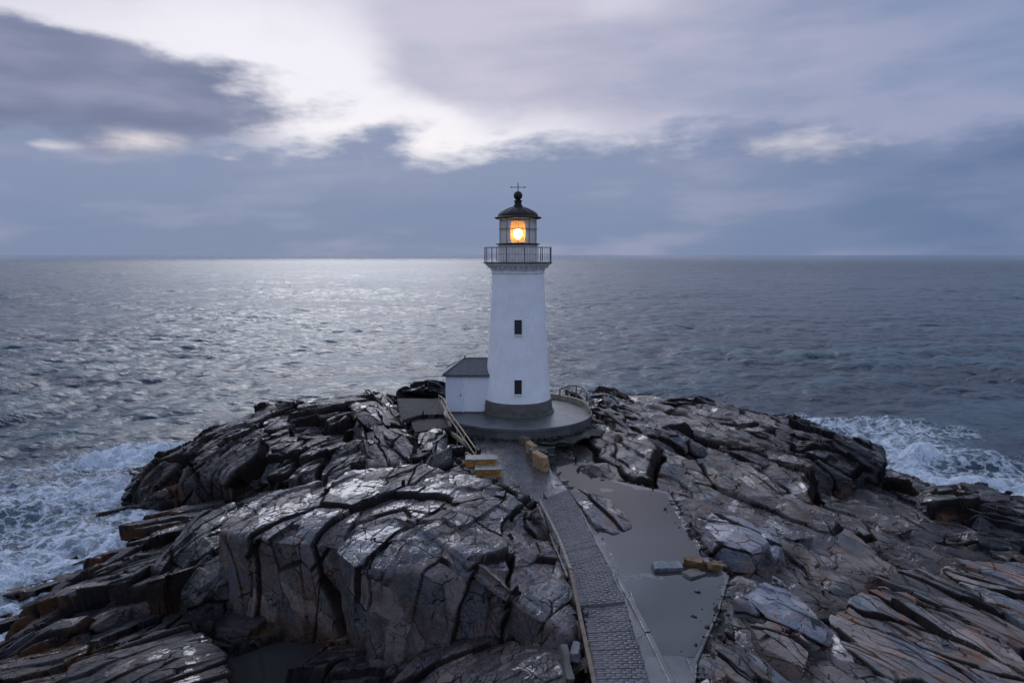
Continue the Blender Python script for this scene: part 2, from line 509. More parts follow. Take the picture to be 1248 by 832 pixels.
# lit lens: amber glass prisms round the burning lamp
m, g, b = new_mat('amber_lens')
p = pos(g)
wv = g.n('ShaderNodeTexWave', wave_type='BANDS', bands_direction='Z'); wv.inputs['Scale'].default_value = 1.9; g.put(wv.inputs['Vector'], p)
g.put(b.inputs['Base Color'], g.mix(g.noise(p, 5, 4, 0.6).outputs[0], (0.85, 0.45, 0.06), (1.0, 0.72, 0.25)))
b.inputs['Roughness'].default_value = 0.22; b.inputs['Transmission Weight'].default_value = 0.75
b.inputs['IOR'].default_value = 1.3
g.put(b.inputs['Normal'], g.bump(wv.outputs[0], 0.5, 0.05))
M['lens'] = m
m, g, b = new_mat('burning_lamp')
b.inputs['Base Color'].default_value = (1, 0.7, 0.3, 1)
b.inputs['Emission Color'].default_value = (1.0, 0.70, 0.30, 1); b.inputs['Emission Strength'].default_value = 130
M['lamp'] = m

# ------------------------------------------------------------------ terrain base height
CT = []
def cpx(px, py, z): CT.append(at(px, py, z))
for a in [(600, 540, 4.9), (640, 580, 4.8), (560, 560, 5.2), (520, 560, 5.0), (500, 545, 5.2), (470, 500, 5.9), (445, 488, 6.1), (520, 490, 6.0), (530, 515, 5.6), (400, 494, 5.3), (350, 520, 4.7),
          (300, 520, 4.2), (260, 535, 3.0), (220, 562, 1.8), (300, 580, 2.2), (255, 605, 0.6), (380, 590, 3.0), (420, 560, 4.4), (235, 634, -0.6), (180, 605, -1.2), (350, 610, 3.2),
          (300, 800, 1.0), (450, 805, 1.0), (380, 790, 0.9), (600, 815, 2.4), (690, 760, 4.6), (700, 800, 4.5), (230, 720, 2.6), (200, 690, 2.6), (150, 700, 2.0), (100, 765, 1.2), (20, 775, -0.5), (60, 735, -0.2),
          (0, 832, 1.3), (150, 832, 1.9), (250, 832, 1.7), (400, 832, 1.0), (600, 832, 2.4), (680, 832, 4.3), (-30, 790, -0.3), (-120, 832, -0.5), (120, 680, 0.1), (200, 645, 0.9), (90, 665, -1.6), (20, 710, -1.8),
          (0, 650, -3.5), (100, 600, -3), (150, 640, -2), (120, 560, -3.5), (100, 500, -6), (300, 480, -6), (220, 530, -2.5), (640, 700, 4.4), (560, 700, 4.4), (330, 700, 4),
          (725, 482, 6.0), (765, 490, 5.6), (810, 498, 4.8), (860, 500, 4.0), (920, 512, 2.2), (990, 535, 1.0), (1040, 560, 0.6), (1080, 602, -0.6), (1110, 570, -2.5), (700, 545, 5.1), (760, 560, 5.1),
          (730, 520, 5.5), (820, 590, 4.9), (800, 540, 5.2), (860, 560, 4.7), (900, 600, 4.4), (960, 605, 3.1), (1040, 610, 2.2), (1090, 625, 1.3), (1150, 620, 0.3), (1190, 600, -1.0), (1248, 650, 0.6),
          (850, 640, 4.9), (950, 650, 4.2), (1050, 680, 3.3), (1130, 690, 2.3), (1248, 745, 1.0), (900, 690, 4.5), (890, 760, 4.3), (870, 815, 4.3), (1000, 750, 3.2), (1150, 800, 2.4), (1248, 832, 2.0),
          (1000, 832, 3.4), (750, 620, 4.7), (800, 720, 4.7), (830, 810, 4.7), (1248, 605, -1.5), (1150, 555, -3.5), (1000, 492, -4), (1248, 540, -6), (1060, 530, -2.5), (1350, 700, 0.3), (1400, 650, -3)]:
    cpx(*a)
CT += [(-10, 70, 2), (-10, 75, -2), (0, 78, -2.5), (10, 78, -2), (20, 78, -2), (32, 70, -3), (-20, 68, -1.5), (-20, 75, -4), (0, 69, 4), (8, 70, 4.6), (-7, 65, 5.2), (0, 60, 5.4), (-2, 12, 4.2), (-14, 14, 2.0), (-30, 14, -0.6), (16, 12, 3.6), (30, 14, 1.6),
       (45, 20, -2), (-45, 25, -4), (-60, 50, -8), (-50, 70, -8), (60, 45, -8), (60, 80, -9), (0, 100, -9), (-40, 100, -9), (40, 100, -9), (0, 3, 3.6), (25, 0, 1), (-25, 0, -1), (45, 5, -3), (-45, 5, -4)]
CT = np.array(CT, float)
_X = CT[:, :2]
_D = np.sqrt(((_X[:, None] - _X[None]) ** 2).sum(-1) + 1.2 ** 2)
_A = np.zeros((len(CT) + 1,) * 2); _A[:-1, :-1] = -_D - np.eye(len(CT)) * 0.25 * 0; _A[:-1, -1] = 1; _A[-1, :-1] = 1
_w = np.linalg.solve(_A, np.append(CT[:, 2], 0))
BX0, BX1, BY0, BY1, BST = -90, 95, -5, 160, 0.5
_gx = np.arange(BX0, BX1 + BST, BST); _gy = np.arange(BY0, BY1 + BST, BST)
GX, GY = np.meshgrid(_gx, _gy)
BG = np.full(GX.shape, _w[-1])
for (x_, y_), w_ in zip(_X, _w[:-1]):
    BG = BG - w_ * np.sqrt((GX - x_) ** 2 + (GY - y_) ** 2 + 1.44)


def B(x, y):
    u = np.clip((x - BX0) / BST, 0, BG.shape[1] - 1.001); v = np.clip((y - BY0) / BST, 0, BG.shape[0] - 1.001)
    i = u.astype(int); j = v.astype(int); a = u - i; b_ = v - j
    return (BG[j, i] * (1 - a) + BG[j, i + 1] * a) * (1 - b_) + (BG[j + 1, i] * (1 - a) + BG[j + 1, i + 1] * a) * b_


# ------------------------------------------------------------------ layout of the built ground
PLC = (0.5, 57.6)          # centre of the lighthouse
PZ = 6.5
PR = 6.25
def poly(pts): return np.array([at(*p)[:2] for p in pts])
RAMP = poly([(570, 519, 5.6), (664, 519, 5.6), (669, 570, 5.15), (694, 598, 5.0), (660, 613, 5.0), (598, 578, 5.2), (585, 556, 5.3)])
BR1 = poly([(660, 612, 5.0), (693, 597, 5.0), (735, 675, 5.0), (761, 733, 5.0), (709, 736, 5.0), (690, 695, 5.0)])
APR = poly([(662, 520, 5.0), (705, 575, 4.85), (760, 588, 4.85), (815, 600, 4.85), (838, 640, 4.85), (868, 688, 4.85), (889, 702, 4.85), (876, 745, 4.85), (850, 805, 4.85), (845, 870, 4.85), (745, 880, 4.85), (716, 750, 4.85), (690, 680, 4.85), (665, 625, 4.85), (650, 590, 4.85)])
PAD1 = poly([(484, 486, 6.25), (548, 486, 6.25), (548, 505, 6.25), (512, 506, 6.25), (488, 513, 6.25)])
PAD2 = poly([(500, 509, 5.95), (546, 508, 5.95), (552, 521, 5.95), (504, 527, 5.95)])


def sdf(x, y, P):
    d = np.full(x.shape, 1e9); s = np.ones(x.shape, bool)
    inside = np.zeros(x.shape, bool)
    n = len(P)
    for i in range(n):
        ax, ay = P[i]; bx, by = P[(i + 1) % n]
        ex, ey = bx - ax, by - ay
        t = np.clip(((x - ax) * ex + (y - ay) * ey) / (ex * ex + ey * ey), 0, 1)
        d = np.minimum(d, (x - ax - ex * t) ** 2 + (y - ay - ey * t) ** 2)
        c_ = ((ay > y) != (by > y)) & (x < ex * (y - ay) / (ey if abs(ey) > 1e-9 else 1e-9) + ax)
        inside ^= c_
    d = np.sqrt(d)
    return np.where(inside, -d, d)


def plates(x, y, base, strike, levels, seed, warp=0.5, dip=0.1):
    """stack of jointed slabs: every level adds cells with their own height, tilt and joints"""
    ca, sa = math.cos(strike), math.sin(strike)
    wx = x + fbm(x * 0.25, y * 0.25, None, seed + 5, 3, .4) * warp * 2.4
    wy = y + fbm(x * 0.25, y * 0.25, None, seed + 9, 3, .4) * warp * 2.4
    u = wx * ca + wy * sa; v = -wx * sa + wy * ca
    H = None; crack = np.zeros(x.shape, np.float32); cell = None
    for i, (su, sv, off, tilt, cdep, cw) in enumerate(levels):
        e, cx, cy = vor2(u / su, v / sv, seed + i * 31)
        r1 = cellr(cx, cy, 1, seed + i); r2 = cellr(cx, cy, 2, seed + i); r3 = cellr(cx, cy, 3, seed + i)
        du = u - cx * su; dv = v - cy * sv
        if i == 0:
            wcx = (cx * su) * ca - (cy * sv) * sa; wcy = (cx * su) * sa + (cy * sv) * ca
            H = base * 0.3 + 0.7 * B(wcx, wcy)
            dd = dip
        else:
            dd = dip * 0.6
        H = H + (r1 - 0.5) * off + np.clip(dv * (dd + (r2 - 0.5) * tilt) + du * (r3 - 0.5) * tilt * 0.4, -off, off)
        es = e * sv
        gap = sstep(-.16, .10, fbm(x * .45 + i * 9, y * .45, None, seed + 77 + i, 2)) if i else 1.0
        k = np.clip(1 - es / cw, 0, 1) ** 0.8 * gap
        H = H - k * cdep * (0.3 + 1.2 * r2)
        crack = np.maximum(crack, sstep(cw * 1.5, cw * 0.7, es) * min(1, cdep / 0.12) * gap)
        if i == 1: cell = r3
    return H, crack, cell


LR = [(17.0, 3.4, 0.85, 0.10, 0.9, 0.11), (8.0, 1.3, 0.42, 0.14, 0.40, 0.055), (3.2, 0.46, 0.07, 0.10, 0.05, 0.018)]
LL = [(9.0, 3.6, 1.20, 0.28, 0.9, 0.12), (4.2, 1.5, 0.46, 0.26, 0.4, 0.05), (1.9, 0.6, 0.07, 0.10, 0.05, 0.018)]


def clampland(x, y, H):
    jit = fbm(x * 1.7, y * 1.7, None, 71, 3) * 0.5
    for P, z, sl in ((RAMP, 4.85, 0.9), (BR1, 4.85, 0.9), (APR, 4.78, 0.75), (PAD1, 6.15, 1.0), (PAD2, 5.85, 1.0)):
        d = sdf(x, y, P)
        H = np.minimum(H, z + np.maximum(0, d + jit * np.clip(d * 2, 0, 1)) * sl)
    d = np.hypot(x - PLC[0], y - PLC[1]) - PR
    H = np.minimum(H, 5.6 + 0.5 * sstep(1.0, 5.0, x) + np.maximum(0, d) * 1.0)
    return H


def terrain(x, y, side):
    base = B(x, y)
    if side > 0:
        H, ck, ce = plates(x, y, base, ST_R, LR, 11, warp=0.8, dip=0.24)
    else:
        H, ck, ce = plates(x, y, base, ST_L, LL, 47, dip=-0.12)
    H = H + fbm(x * 1.3, y * 1.3, None, 3, 4) * 0.035
    return clampland(x, y, H), ck, ce


K = 0.00155
ny = int(math.log(86 / 13.0) / K)
yy = 13.0 * np.exp(K * np.arange(ny))
tt = np.arange(-1.02, 1.10, 0.00165)


def spine(y):    # the line under the path and the platform where both rock sheets meet
    q = [(-5, 4.5), (13, 4.2), (23, 3.6), (33, 2.6), (43, 1.5), (50, 0.6), (57, 0.5), (66, 0.5), (90, 0.5)]
    return np.interp(y, [a for a, _ in q], [b_ for _, b_ in q])


def terrain_mesh(side, name, mat):
    Y, T = np.meshgrid(yy, tt, indexing='ij')
    X = (Y * T)
    sx = spine(Y)
    X = np.where((X - sx) * side < 0, sx, X) if False else X
    H, ck, ce = terrain(X, Y, side)
    gy_, gx_ = np.gradient(H)
    steep = np.clip(np.hypot(gx_ / (K * Y), gy_ / (K * Y)) - 0.5, 0, 2) / 2
    a = 0.28 * steep
    nx = fbm(X * 0.9, Y * 0.9, H * 1.6, 5, 4); nyy = fbm(X * 0.9 + 40, Y * 0.9, H * 1.6, 6, 4)
    V = np.stack([X + nx * a * 1.6, Y + nyy * a * 1.6, H], -1).reshape(-1, 3)
    F = grid_faces(len(yy), len(tt))
    Hf = H.ravel(); Xf = X.ravel(); Sf = sx.ravel()
    dside = (Xf - Sf) * side
    keep = (Hf[F].max(1) > -1.6) & (dside[F].max(1) > -0.25)
    F = F[keep]
    used = np.zeros(len(V), bool); used[F.ravel()] = True
    idx = np.cumsum(used) - 1
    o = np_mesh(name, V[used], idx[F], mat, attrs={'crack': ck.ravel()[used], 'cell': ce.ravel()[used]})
    return tag(o, kind='structure')


terrain_mesh(1, 'rocky_ground', M['rockR'])
terrain_mesh(-1, 'rocky_ground', M['rockL'])


# ------------------------------------------------------------------ outcrops
LV = dict(
    block=[(9.0, 3.2, 16.0, 0.30, 0.06, 0.48, 0.05), (4.2, 1.5, 7.0, 0.12, 0.06, 0.14, 0.026), (1.0, 0.45, 1.6, 0.03, 0.06, 0.04, 0.016)],
    big=[(5.5, 2.0, 4.0, 0.70, 0.26, 0.60, 0.08), (2.8, 1.0, 2.2, 0.24, 0.20, 0.28, 0.035), (1.2, 0.5, 1.0, 0.04, 0.10, 0.05, 0.018)],
    mid=[(4.6, 1.3, 1.5, 0.44, 0.26, 0.32, 0.055), (2.2, 0.6, 0.8, 0.11, 0.16, 0.10, 0.024)],
    slab=[(9.5, 1.7, 2.2, 0.20, 0.08, 0.24, 0.04), (4.2, 0.7, 1.0, 0.07, 0.08, 0.06, 0.018)],
    small=[(0.9, 0.6, 0.6, 0.16, 0.3, 0.08, 0.03)])


def outcrop(label, rim, cen, mat, zbase, strike=0.0, lv='mid', seed=1, p=1.3, name='rock', cat='rock', group=None, res=None, warp=0.35, tops=None, damp=1.0):
    Pw = np.array([at(r[0], r[1], r[2]) for r in rim]); bat = np.array([r[3] if len(r) > 3 else 0.25 for r in rim], float)
    c = np.array(at(*cen))
    dist = np.hypot(c[0], c[1])
    res = res or max(0.03, dist * 0.0015)
    seg = np.linalg.norm(np.roll(Pw, -1, 0) - Pw, axis=1); L = seg.sum(); n = max(24, int(L / res))
    s = np.linspace(0, L, n, endpoint=False); cs = np.concatenate([[0], np.cumsum(seg)])
    Pc = np.vstack([Pw, Pw[:1]]); bc = np.append(bat, bat[0])
    rp = np.stack([np.interp(s, cs, Pc[:, k]) for k in range(3)], -1); rb = np.interp(s, cs, bc)
    # ragged rim
    out = rp[:, :2] - c[:2]; ln = np.linalg.norm(out, axis=1, keepdims=True); od = out / np.maximum(ln, 1e-6)
    jag = fbm(rp[:, 0] * 0.8, rp[:, 1] * 0.8, None, seed, 4) * 0.55 * min(1.0, L / 25)
    rp[:, :2] += od * jag[:, None]
    rad = np.median(ln)
    nt = max(8, int(rad / res)); hh = rp[:, 2].mean() - zbase; nw = max(6, int(hh * 1.1 / res))
    st = (np.arange(1, nt + 1) / nt)[:, None]
    top = np.empty((nt, n, 3))
    top[..., 0] = c[0] + (rp[:, 0] - c[0]) * st; top[..., 1] = c[1] + (rp[:, 1] - c[1]) * st
    top[..., 2] = c[2] + (rp[:, 2] - c[2]) * st ** p
    wt = (np.arange(1, nw + 1) / nw)[:, None]
    h = (rp[:, 2] - zbase)[None, :]
    wall = np.empty((nw, n, 3))
    wall[..., 0] = rp[:, 0] + od[:, 0] * rb * h * wt; wall[..., 1] = rp[:, 1] + od[:, 1] * rb * h * wt
    wall[..., 2] = rp[:, 2] - h * wt
    P = np.concatenate([top, wall], 0)
    # round the shoulder a little
    for _ in range(2):
        lo, hi = nt - 3, nt + 3
        P[lo:hi] = (P[lo - 1:hi - 1] + 2 * P[lo:hi] + P[lo + 1:hi + 1]) / 4
    du = np.roll(P, -2, 1) - np.roll(P, 2, 1); dv = np.gradient(P, axis=0)
    N = np.cross(dv, du); N /= np.linalg.norm(N, axis=-1, keepdims=True) + 1e-9
    N = np.where((N[nt // 2, :, 2].mean() < 0), -N, N)
    for _ in range(4):
        N = (np.roll(N, 1, 1) + N + np.roll(N, -1, 1)); N[1:-1] = N[:-2] + N[1:-1] + N[2:]; N /= np.linalg.norm(N, axis=-1, keepdims=True) + 1e-9
    Q = P.reshape(-1, 3).astype(np.float32); Nf = N.reshape(-1, 3)
    ca, sa = math.cos(strike), math.sin(strike)
    wx = Q[:, 0] + fbm(Q[:, 0] * .3, Q[:, 1] * .3, Q[:, 2] * .3, seed, 3, .4) * warp * 2
    wy = Q[:, 1] + fbm(Q[:, 0] * .3 + 9, Q[:, 1] * .3, Q[:, 2] * .3, seed + 3, 3, .4) * warp * 2
    wz = Q[:, 2] + fbm(Q[:, 0] * .3, Q[:, 1] * .3 + 9, Q[:, 2] * .3, seed + 6, 3, .4) * warp
    u = wx * ca + wy * sa; v = -wx * sa + wy * ca
    D = np.zeros(len(Q)); ck = np.zeros(len(Q)); ce = np.zeros(len(Q))
    for i, (su, sv, sw, off, tilt, cdep, cw) in enumerate(LV[lv]):
        e, c1 = vor3(u / su, v / sv, wz / sw, seed + 13 * i)
        r = [cellr(c1[:, 0], c1[:, 1], k, seed + i, c1[:, 2]) for k in range(4)]
        dl = (u - c1[:, 0] * su) * (r[1] - .5) + (v - c1[:, 1] * sv) * (r[2] - .5) + (wz - c1[:, 2] * sw) * (r[3] - .5)
        D += ((r[0] - .5) * off + dl * tilt * 1.6) * damp
        es = e * min(su, sv)
        gap = sstep(-.16, .10, fbm(Q[:, 0] * .5 + i * 9, Q[:, 1] * .5, Q[:, 2] * .5, seed + 77 + i, 2)) if i else 1.0
        D -= gap * np.clip(1 - es / cw, 0, 1) ** .8 * cdep * (0.2 + 1.3 * r[1]) * damp
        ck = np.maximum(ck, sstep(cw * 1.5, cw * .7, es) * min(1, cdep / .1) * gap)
        if i == 0: ce = r[2]
    D += fbm(Q[:, 0] * 1.6, Q[:, 1] * 1.6, Q[:, 2] * 1.6, seed + 2, 4) * 0.05
    s_all = np.concatenate([np.repeat(st.ravel(), n), np.ones(nw * n)])
    D *= np.clip(s_all * 6, 0.0, 1)
    V = Q + Nf * D[:, None]
    V = np.vstack([V, [c[0], c[1], c[2] + 0.0]])
    nr = nt + nw
    F = grid_faces(nr, n, True)
    o_ = (float(c[0]), float(c[1]), float(zbase))
    ic = len(V) - 1
    k = np.arange(n)
    capf = np.stack([k, np.full(n, ic), np.full(n, ic), (k + 1) % n], -1)
    # centre fan written as triangles in a second pass
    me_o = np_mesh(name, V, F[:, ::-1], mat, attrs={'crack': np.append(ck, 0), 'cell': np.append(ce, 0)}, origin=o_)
    bm = bmesh.new(); bm.from_mesh(me_o.data); bm.verts.ensure_lookup_table()
    for q in range(n):
        f = bm.faces.new((bm.verts[q], bm.verts[(q + 1) % n], bm.verts[ic])); f.smooth = True
    last = [bm.verts[(nr - 1) * n + q] for q in range(n)]
    try: bm.faces.new(last)
    except ValueError: pass
    bmesh.ops.recalc_face_normals(bm, faces=bm.faces)
    bm.to_mesh(me_o.data); bm.free()
    return tag(me_o, label, cat, group)


outcrop('huge blocky outcrop with glistening wet top and sheer pillared face, left of the brick path',
        [(268, 648, 6.3, .06), (290, 622, 6.6, .2), (335, 598, 7.0, .3), (430, 577, 7.2, .3), (520, 566, 7.4, .3), (590, 588, 7.0, .3), (630, 612, 6.4, .3), (668, 655, 5.6, .25), (688, 700, 5.2, .2), (700, 745, 5.0, .1), (690, 775, 4.9, .15),
         (640, 745, 5.5, .5), (590, 700, 6.0, .55), (545, 705, 6.0, .35), (490, 700, 6.2, .12), (440, 690, 6.3, .05), (400, 668, 6.4, .03), (330, 660, 6.4, .03)],
        (480, 630, 7.2), M['rockM'], 1.0, R(62), 'block', 3, p=1.6, cat='outcrop', name='rock_outcrop')
outcrop('dark cracked crag above the surf on the left, sloping into the foaming water',
        [(160, 578, 1.4, .3), (200, 552, 2.6, .3), (262, 522, 4.0, .3), (335, 496, 5.2, .3), (400, 487, 5.6, .3), (430, 500, 5.6, .3), (452, 530, 5.4, .3), (448, 565, 5.0, .3), (400, 585, 4.4, .25), (330, 585, 4.0, .15), (270, 582, 3.2, .12), (215, 590, 2.0, .15), (170, 600, 1.0, .2)],
        (345, 538, 5.3), M['rockL'], -1.0, R(60), 'big', 21, p=1.4, cat='outcrop', name='rock_outcrop')
outcrop('long rounded brown rock ridge between the left crag and the grey concrete pads',
        [(425, 486, 6.6), (450, 474, 7.0), (478, 480, 6.9), (490, 505, 6.5), (505, 545, 6.0), (498, 568, 5.6), (455, 570, 5.5), (440, 530, 6.0)], (465, 515, 6.8), M['rockB'], 3.5, R(-60), 'mid', 5)
outcrop('low black rocks behind the concrete pad, left of the white shed',
        [(488, 478, 6.4), (505, 467, 7.0), (522, 463, 7.2), (541, 468, 6.9), (543, 482, 6.2), (515, 484, 6.0)], (520, 474, 7.0), M['rockD'], 4.5, 0.3, 'mid', 9)
outcrop('smooth dark greenish rock leaning below the lower concrete pad and handrail',
        [(508, 530, 6.1), (530, 521, 6.3), (546, 526, 6.2), (550, 560, 5.5), (530, 574, 5.2), (512, 565, 5.5)], (530, 538, 6.3), M['rockD'], 4.0, 1.4, 'slab', 15)
outcrop('wedge of fissured grey rock between the yellow steps and the top of the brick path',
        [(548, 590, 6.4), (575, 577, 6.4), (610, 590, 6.2), (640, 608, 5.9), (662, 632, 5.7), (655, 655, 5.6), (610, 650, 6.0), (570, 620, 6.4)], (605, 615, 6.5), M['rockB'], 4.3, R(-50), 'mid', 19)
outcrop('blue grey rock hump beside the lower end of the handrail',
        [(540, 575, 5.9), (560, 560, 6.0), (572, 572, 5.9), (580, 590, 5.6), (560, 598, 5.6)], (560, 577, 6.1), M['rockL'], 4.5, 0.5, 'slab', 29)
outcrop('flat dark ledges at the lower left edge, running down to the swirling water',
        [(-40, 815, 0.8), (22, 765, 1.0), (80, 716, 1.3), (140, 678, 1.8), (205, 650, 2.5), (238, 655, 2.8), (225, 690, 2.7), (180, 730, 2.5), (110, 765, 2.1), (30, 800, 1.6)], (130, 705, 2.4), M['rockL'], -0.8, ST_L, 'mid', 33, p=1.2, cat='outcrop', name='rock_outcrop')
outcrop('steep black ribbed rock wedged against the left side of the huge outcrop',
        [(190, 690, 3.2, .1), (212, 655, 4.0), (245, 625, 4.8), (285, 610, 5.4), (300, 640, 5.2), (285, 700, 4.2), (240, 735, 3.2, .1)], (250, 655, 4.9), M['rockD'], 1.0, R(50), 'slab', 37)
outcrop('grey slab with a pale patch in the bottom left corner, below the ledges',
        [(95, 800, 2.3), (180, 765, 2.6), (255, 758, 2.7), (272, 800, 2.5), (280, 870, 2.4), (100, 880, 2.2), (60, 840, 2.1)], (190, 815, 2.8), M['rockL'], 0.5, R(30), 'slab', 41)
outcrop('jumble of thin blue veined slabs at the bottom, right under the huge outcrop',
        [(470, 800, 2.7), (560, 775, 3.2), (640, 780, 3.9), (690, 800, 4.4), (700, 870, 4.3), (500, 890, 2.8)], (600, 830, 3.9), M['rockB'], 1.0, R(40), 'slab', 43)
outcrop('ochre streaked rock awash in surf at the foot of the left crag',
        [(153, 608, 0.5), (162, 585, 1.2), (185, 570, 1.5), (205, 578, 1.3), (205, 605, 0.9), (185, 618, 0.4)], (182, 590, 1.6), M['rockD'], -1.0, 0.7, 'mid', 51)
outcrop('low flat rock almost covered by the surf, farthest left', [(138, 580, 0.25), (160, 570, 0.6), (178, 568, 0.6), (180, 578, 0.35), (150, 584, 0.2)], (163, 574, 0.6), M['rockD'], -0.8, 0.7, 'small', 53)
outcrop('small black rounded stone sticking out of the surf by the left crag', [(181, 570, 0.6), (186, 562, 0.9), (194, 565, 0.9), (195, 573, 0.5)], (188, 567, 1.1), M['rockD'], -0.8, 0.7, 'small', 54)
# right side
outcrop('dark flat topped headland with undercut end above the breaking wave on the right',
        [(930, 512, 4.0), (985, 513, 4.2), (1040, 532, 4.0, .1), (1070, 545, 3.9, .0), (1084, 562, 3.5, -.1), (1074, 578, 3.0, .0), (1040, 585, 2.9, .1), (985, 583, 3.3), (945, 570, 3.7)], (1000, 542, 4.4), M['rockD'], -1.0, R(-50), 'big', 61, p=1.5, cat='outcrop', name='rock_outcrop')
outcrop('brown square shouldered block standing left of the dark right headland',
        [(872, 532, 4.5, .1), (890, 524, 4.8), (940, 528, 4.6), (962, 540, 4.3, .05), (958, 562, 3.8, .0), (925, 572, 3.9, .0), (885, 556, 4.2, .05)], (920, 540, 4.9), M['rockB'], 2.0, R(-50), 'mid', 63)
outcrop('narrow reddish brown rock fin at the far end of the right shore', [(940, 506, 4.1), (955, 500, 4.4), (985, 511, 4.0), (990, 522, 3.4), (960, 516, 3.7)], (965, 509, 4.4), M['rockD'], 1.5, R(-30), 'mid', 65)
outcrop('black humps on the skyline of the far right shore', [(800, 492, 5.2), (830, 484, 5.5), (862, 485, 5.4), (890, 494, 4.8), (860, 504, 4.6)], (845, 490, 5.6), M['rockD'], 2.5, R(-20), 'mid', 66)
outcrop('black low rock ridge at the right edge, between the slabs and the surf',
        [(1105, 600, 1.7), (1130, 590, 2.2), (1175, 585, 2.6), (1230, 600, 2.5, .2), (1290, 625, 2.3), (1330, 680, 1.5), (1260, 700, 1.4), (1190, 690, 1.2), (1130, 645, 1.5)], (1195, 628, 2.5), M['rockD'], -1.0, R(-35), 'big', 67, p=1.4, cat='outcrop', name='rock_outcrop')
outcrop('thick tan block with a small blue puddle on top at the right edge',
        [(1146, 692, 4.30, .05), (1175, 682, 4.40), (1240, 684, 4.50), (1310, 705, 4.30), (1340, 790, 3.70), (1270, 775, 3.80, .05), (1200, 728, 4.10, .02)], (1235, 720, 4.30), M['rockO'], 0.8, R(-40), 'slab', 71, damp=0.7)
outcrop('broad cream and rust striped slab in the bottom right foreground',
        [(1003, 758, 4.70, .1), (1035, 735, 4.90), (1062, 716, 5.00), (1110, 722, 4.80), (1190, 765, 4.40), (1270, 815, 4.00), (1330, 880, 3.50), (1150, 900, 4.10, .1), (1045, 850, 4.60, .05), (1020, 800, 4.70, .05)], (1130, 800, 4.60), M['rockO'], 1.8, R(-48), 'slab', 73, damp=0.9)
outcrop('long flat grey slab running above the striped one towards the right edge',
        [(1060, 700, 4.60), (1120, 690, 4.40), (1180, 715, 4.10), (1290, 790, 3.50), (1260, 800, 3.50), (1180, 755, 4.00), (1110, 718, 4.50)], (1170, 735, 4.20), M['rockR'], 2.0, R(-45), 'slab', 75)
outcrop('pointed blue grey slab tilted towards the camera, right of the dark gully',
        [(893, 730, 5.60, .05), (915, 712, 5.70), (942, 700, 5.70), (962, 712, 5.60), (1008, 768, 5.20), (998, 785, 5.00, .0), (960, 765, 5.20, .0)], (945, 733, 5.60), M['rockP'], 3.5, R(-55), 'slab', 77)
outcrop('squat block with white and orange veins in the gap at the bottom right',
        [(915, 762, 5.35, .05), (935, 752, 5.45), (965, 765, 5.35), (990, 790, 5.15, .0), (985, 820, 4.85, .0), (925, 788, 5.05, .0)], (950, 776, 5.40), M['rockO'], 3.2, R(-40), 'mid', 79, damp=0.6)
outcrop('leaning bluish slab at the bottom edge beside the mossy gully',
        [(872, 790, 5.70, .05), (885, 765, 5.90), (915, 790, 5.70), (965, 830, 5.40), (990, 870, 5.10), (880, 880, 5.30, .05)], (915, 825, 5.70), M['rockR'], 3.5, R(-55), 'slab', 81)
outcrop('pale triangular slab lying on the rock, right of the rusty stone',
        [(858, 640, 5.60), (868, 622, 5.65), (905, 625, 5.60), (935, 660, 5.35), (915, 672, 5.25), (880, 662, 5.40)], (895, 645, 5.70), M['rockP'], 4.2, R(-30), 'slab', 83, damp=0.5)
outcrop('pale kite shaped slab beside the triangular one', [(918, 640, 5.35), (945, 638, 5.35), (952, 665, 5.15), (948, 682, 4.95), (928, 660, 5.15)], (938, 658, 5.35), M['rockP'], 4.0, R(-60), 'slab', 85, damp=0.5)
outcrop('reddish brown slab of stone lying in the puddle beside the brick path',
        [(693, 597, 5.15, .05), (708, 594, 5.2), (745, 612, 5.15), (770, 640, 4.95), (748, 650, 4.95), (725, 640, 5.1, .05)], (725, 617, 5.2), M['rockO'], 4.5, R(-60), 'slab', 87, damp=0.35)
outcrop('rounded knobs of dark rock behind the platform railing', [(716, 484, 6.6), (728, 472, 7.0), (748, 471, 6.9), (770, 480, 6.4), (765, 500, 5.9), (735, 505, 6.0)], (742, 482, 7.0), M['rockL'], 4.5, R(-40), 'mid', 89)
outcrop('long leaning slab on the shore just right of the round platform', [(735, 505, 6.3), (765, 492, 6.4), (800, 512, 5.8), (845, 535, 5.3), (850, 552, 5.0), (800, 548, 5.2), (760, 530, 5.7)], (792, 523, 6.1), M['rockB'], 4.0, R(-55), 'mid', 91)

for i, (px, py, w_, hh_, lb) in enumerate([(577, 521, 10, .5, 'black rubble stone at the foot of the platform nearest the handrail'), (596, 523, 14, .42, 'low broken black stone under the platform rim above the ramp'),
        (617, 524, 11, .38, 'small dark stone under the platform rim, left of the row of stones')]):
    outcrop(lb, [(px - w_, py, 5.9 + hh_ / 2), (px - w_ * .3, py - 4, 6.0), (px + w_ * .8, py - 3, 5.95), (px + w_, py + 3, 5.8), (px, py + 5, 5.75)], (px, py, 5.85 + hh_), M['rockD'], 5.2, i, 'small', 300 + i)

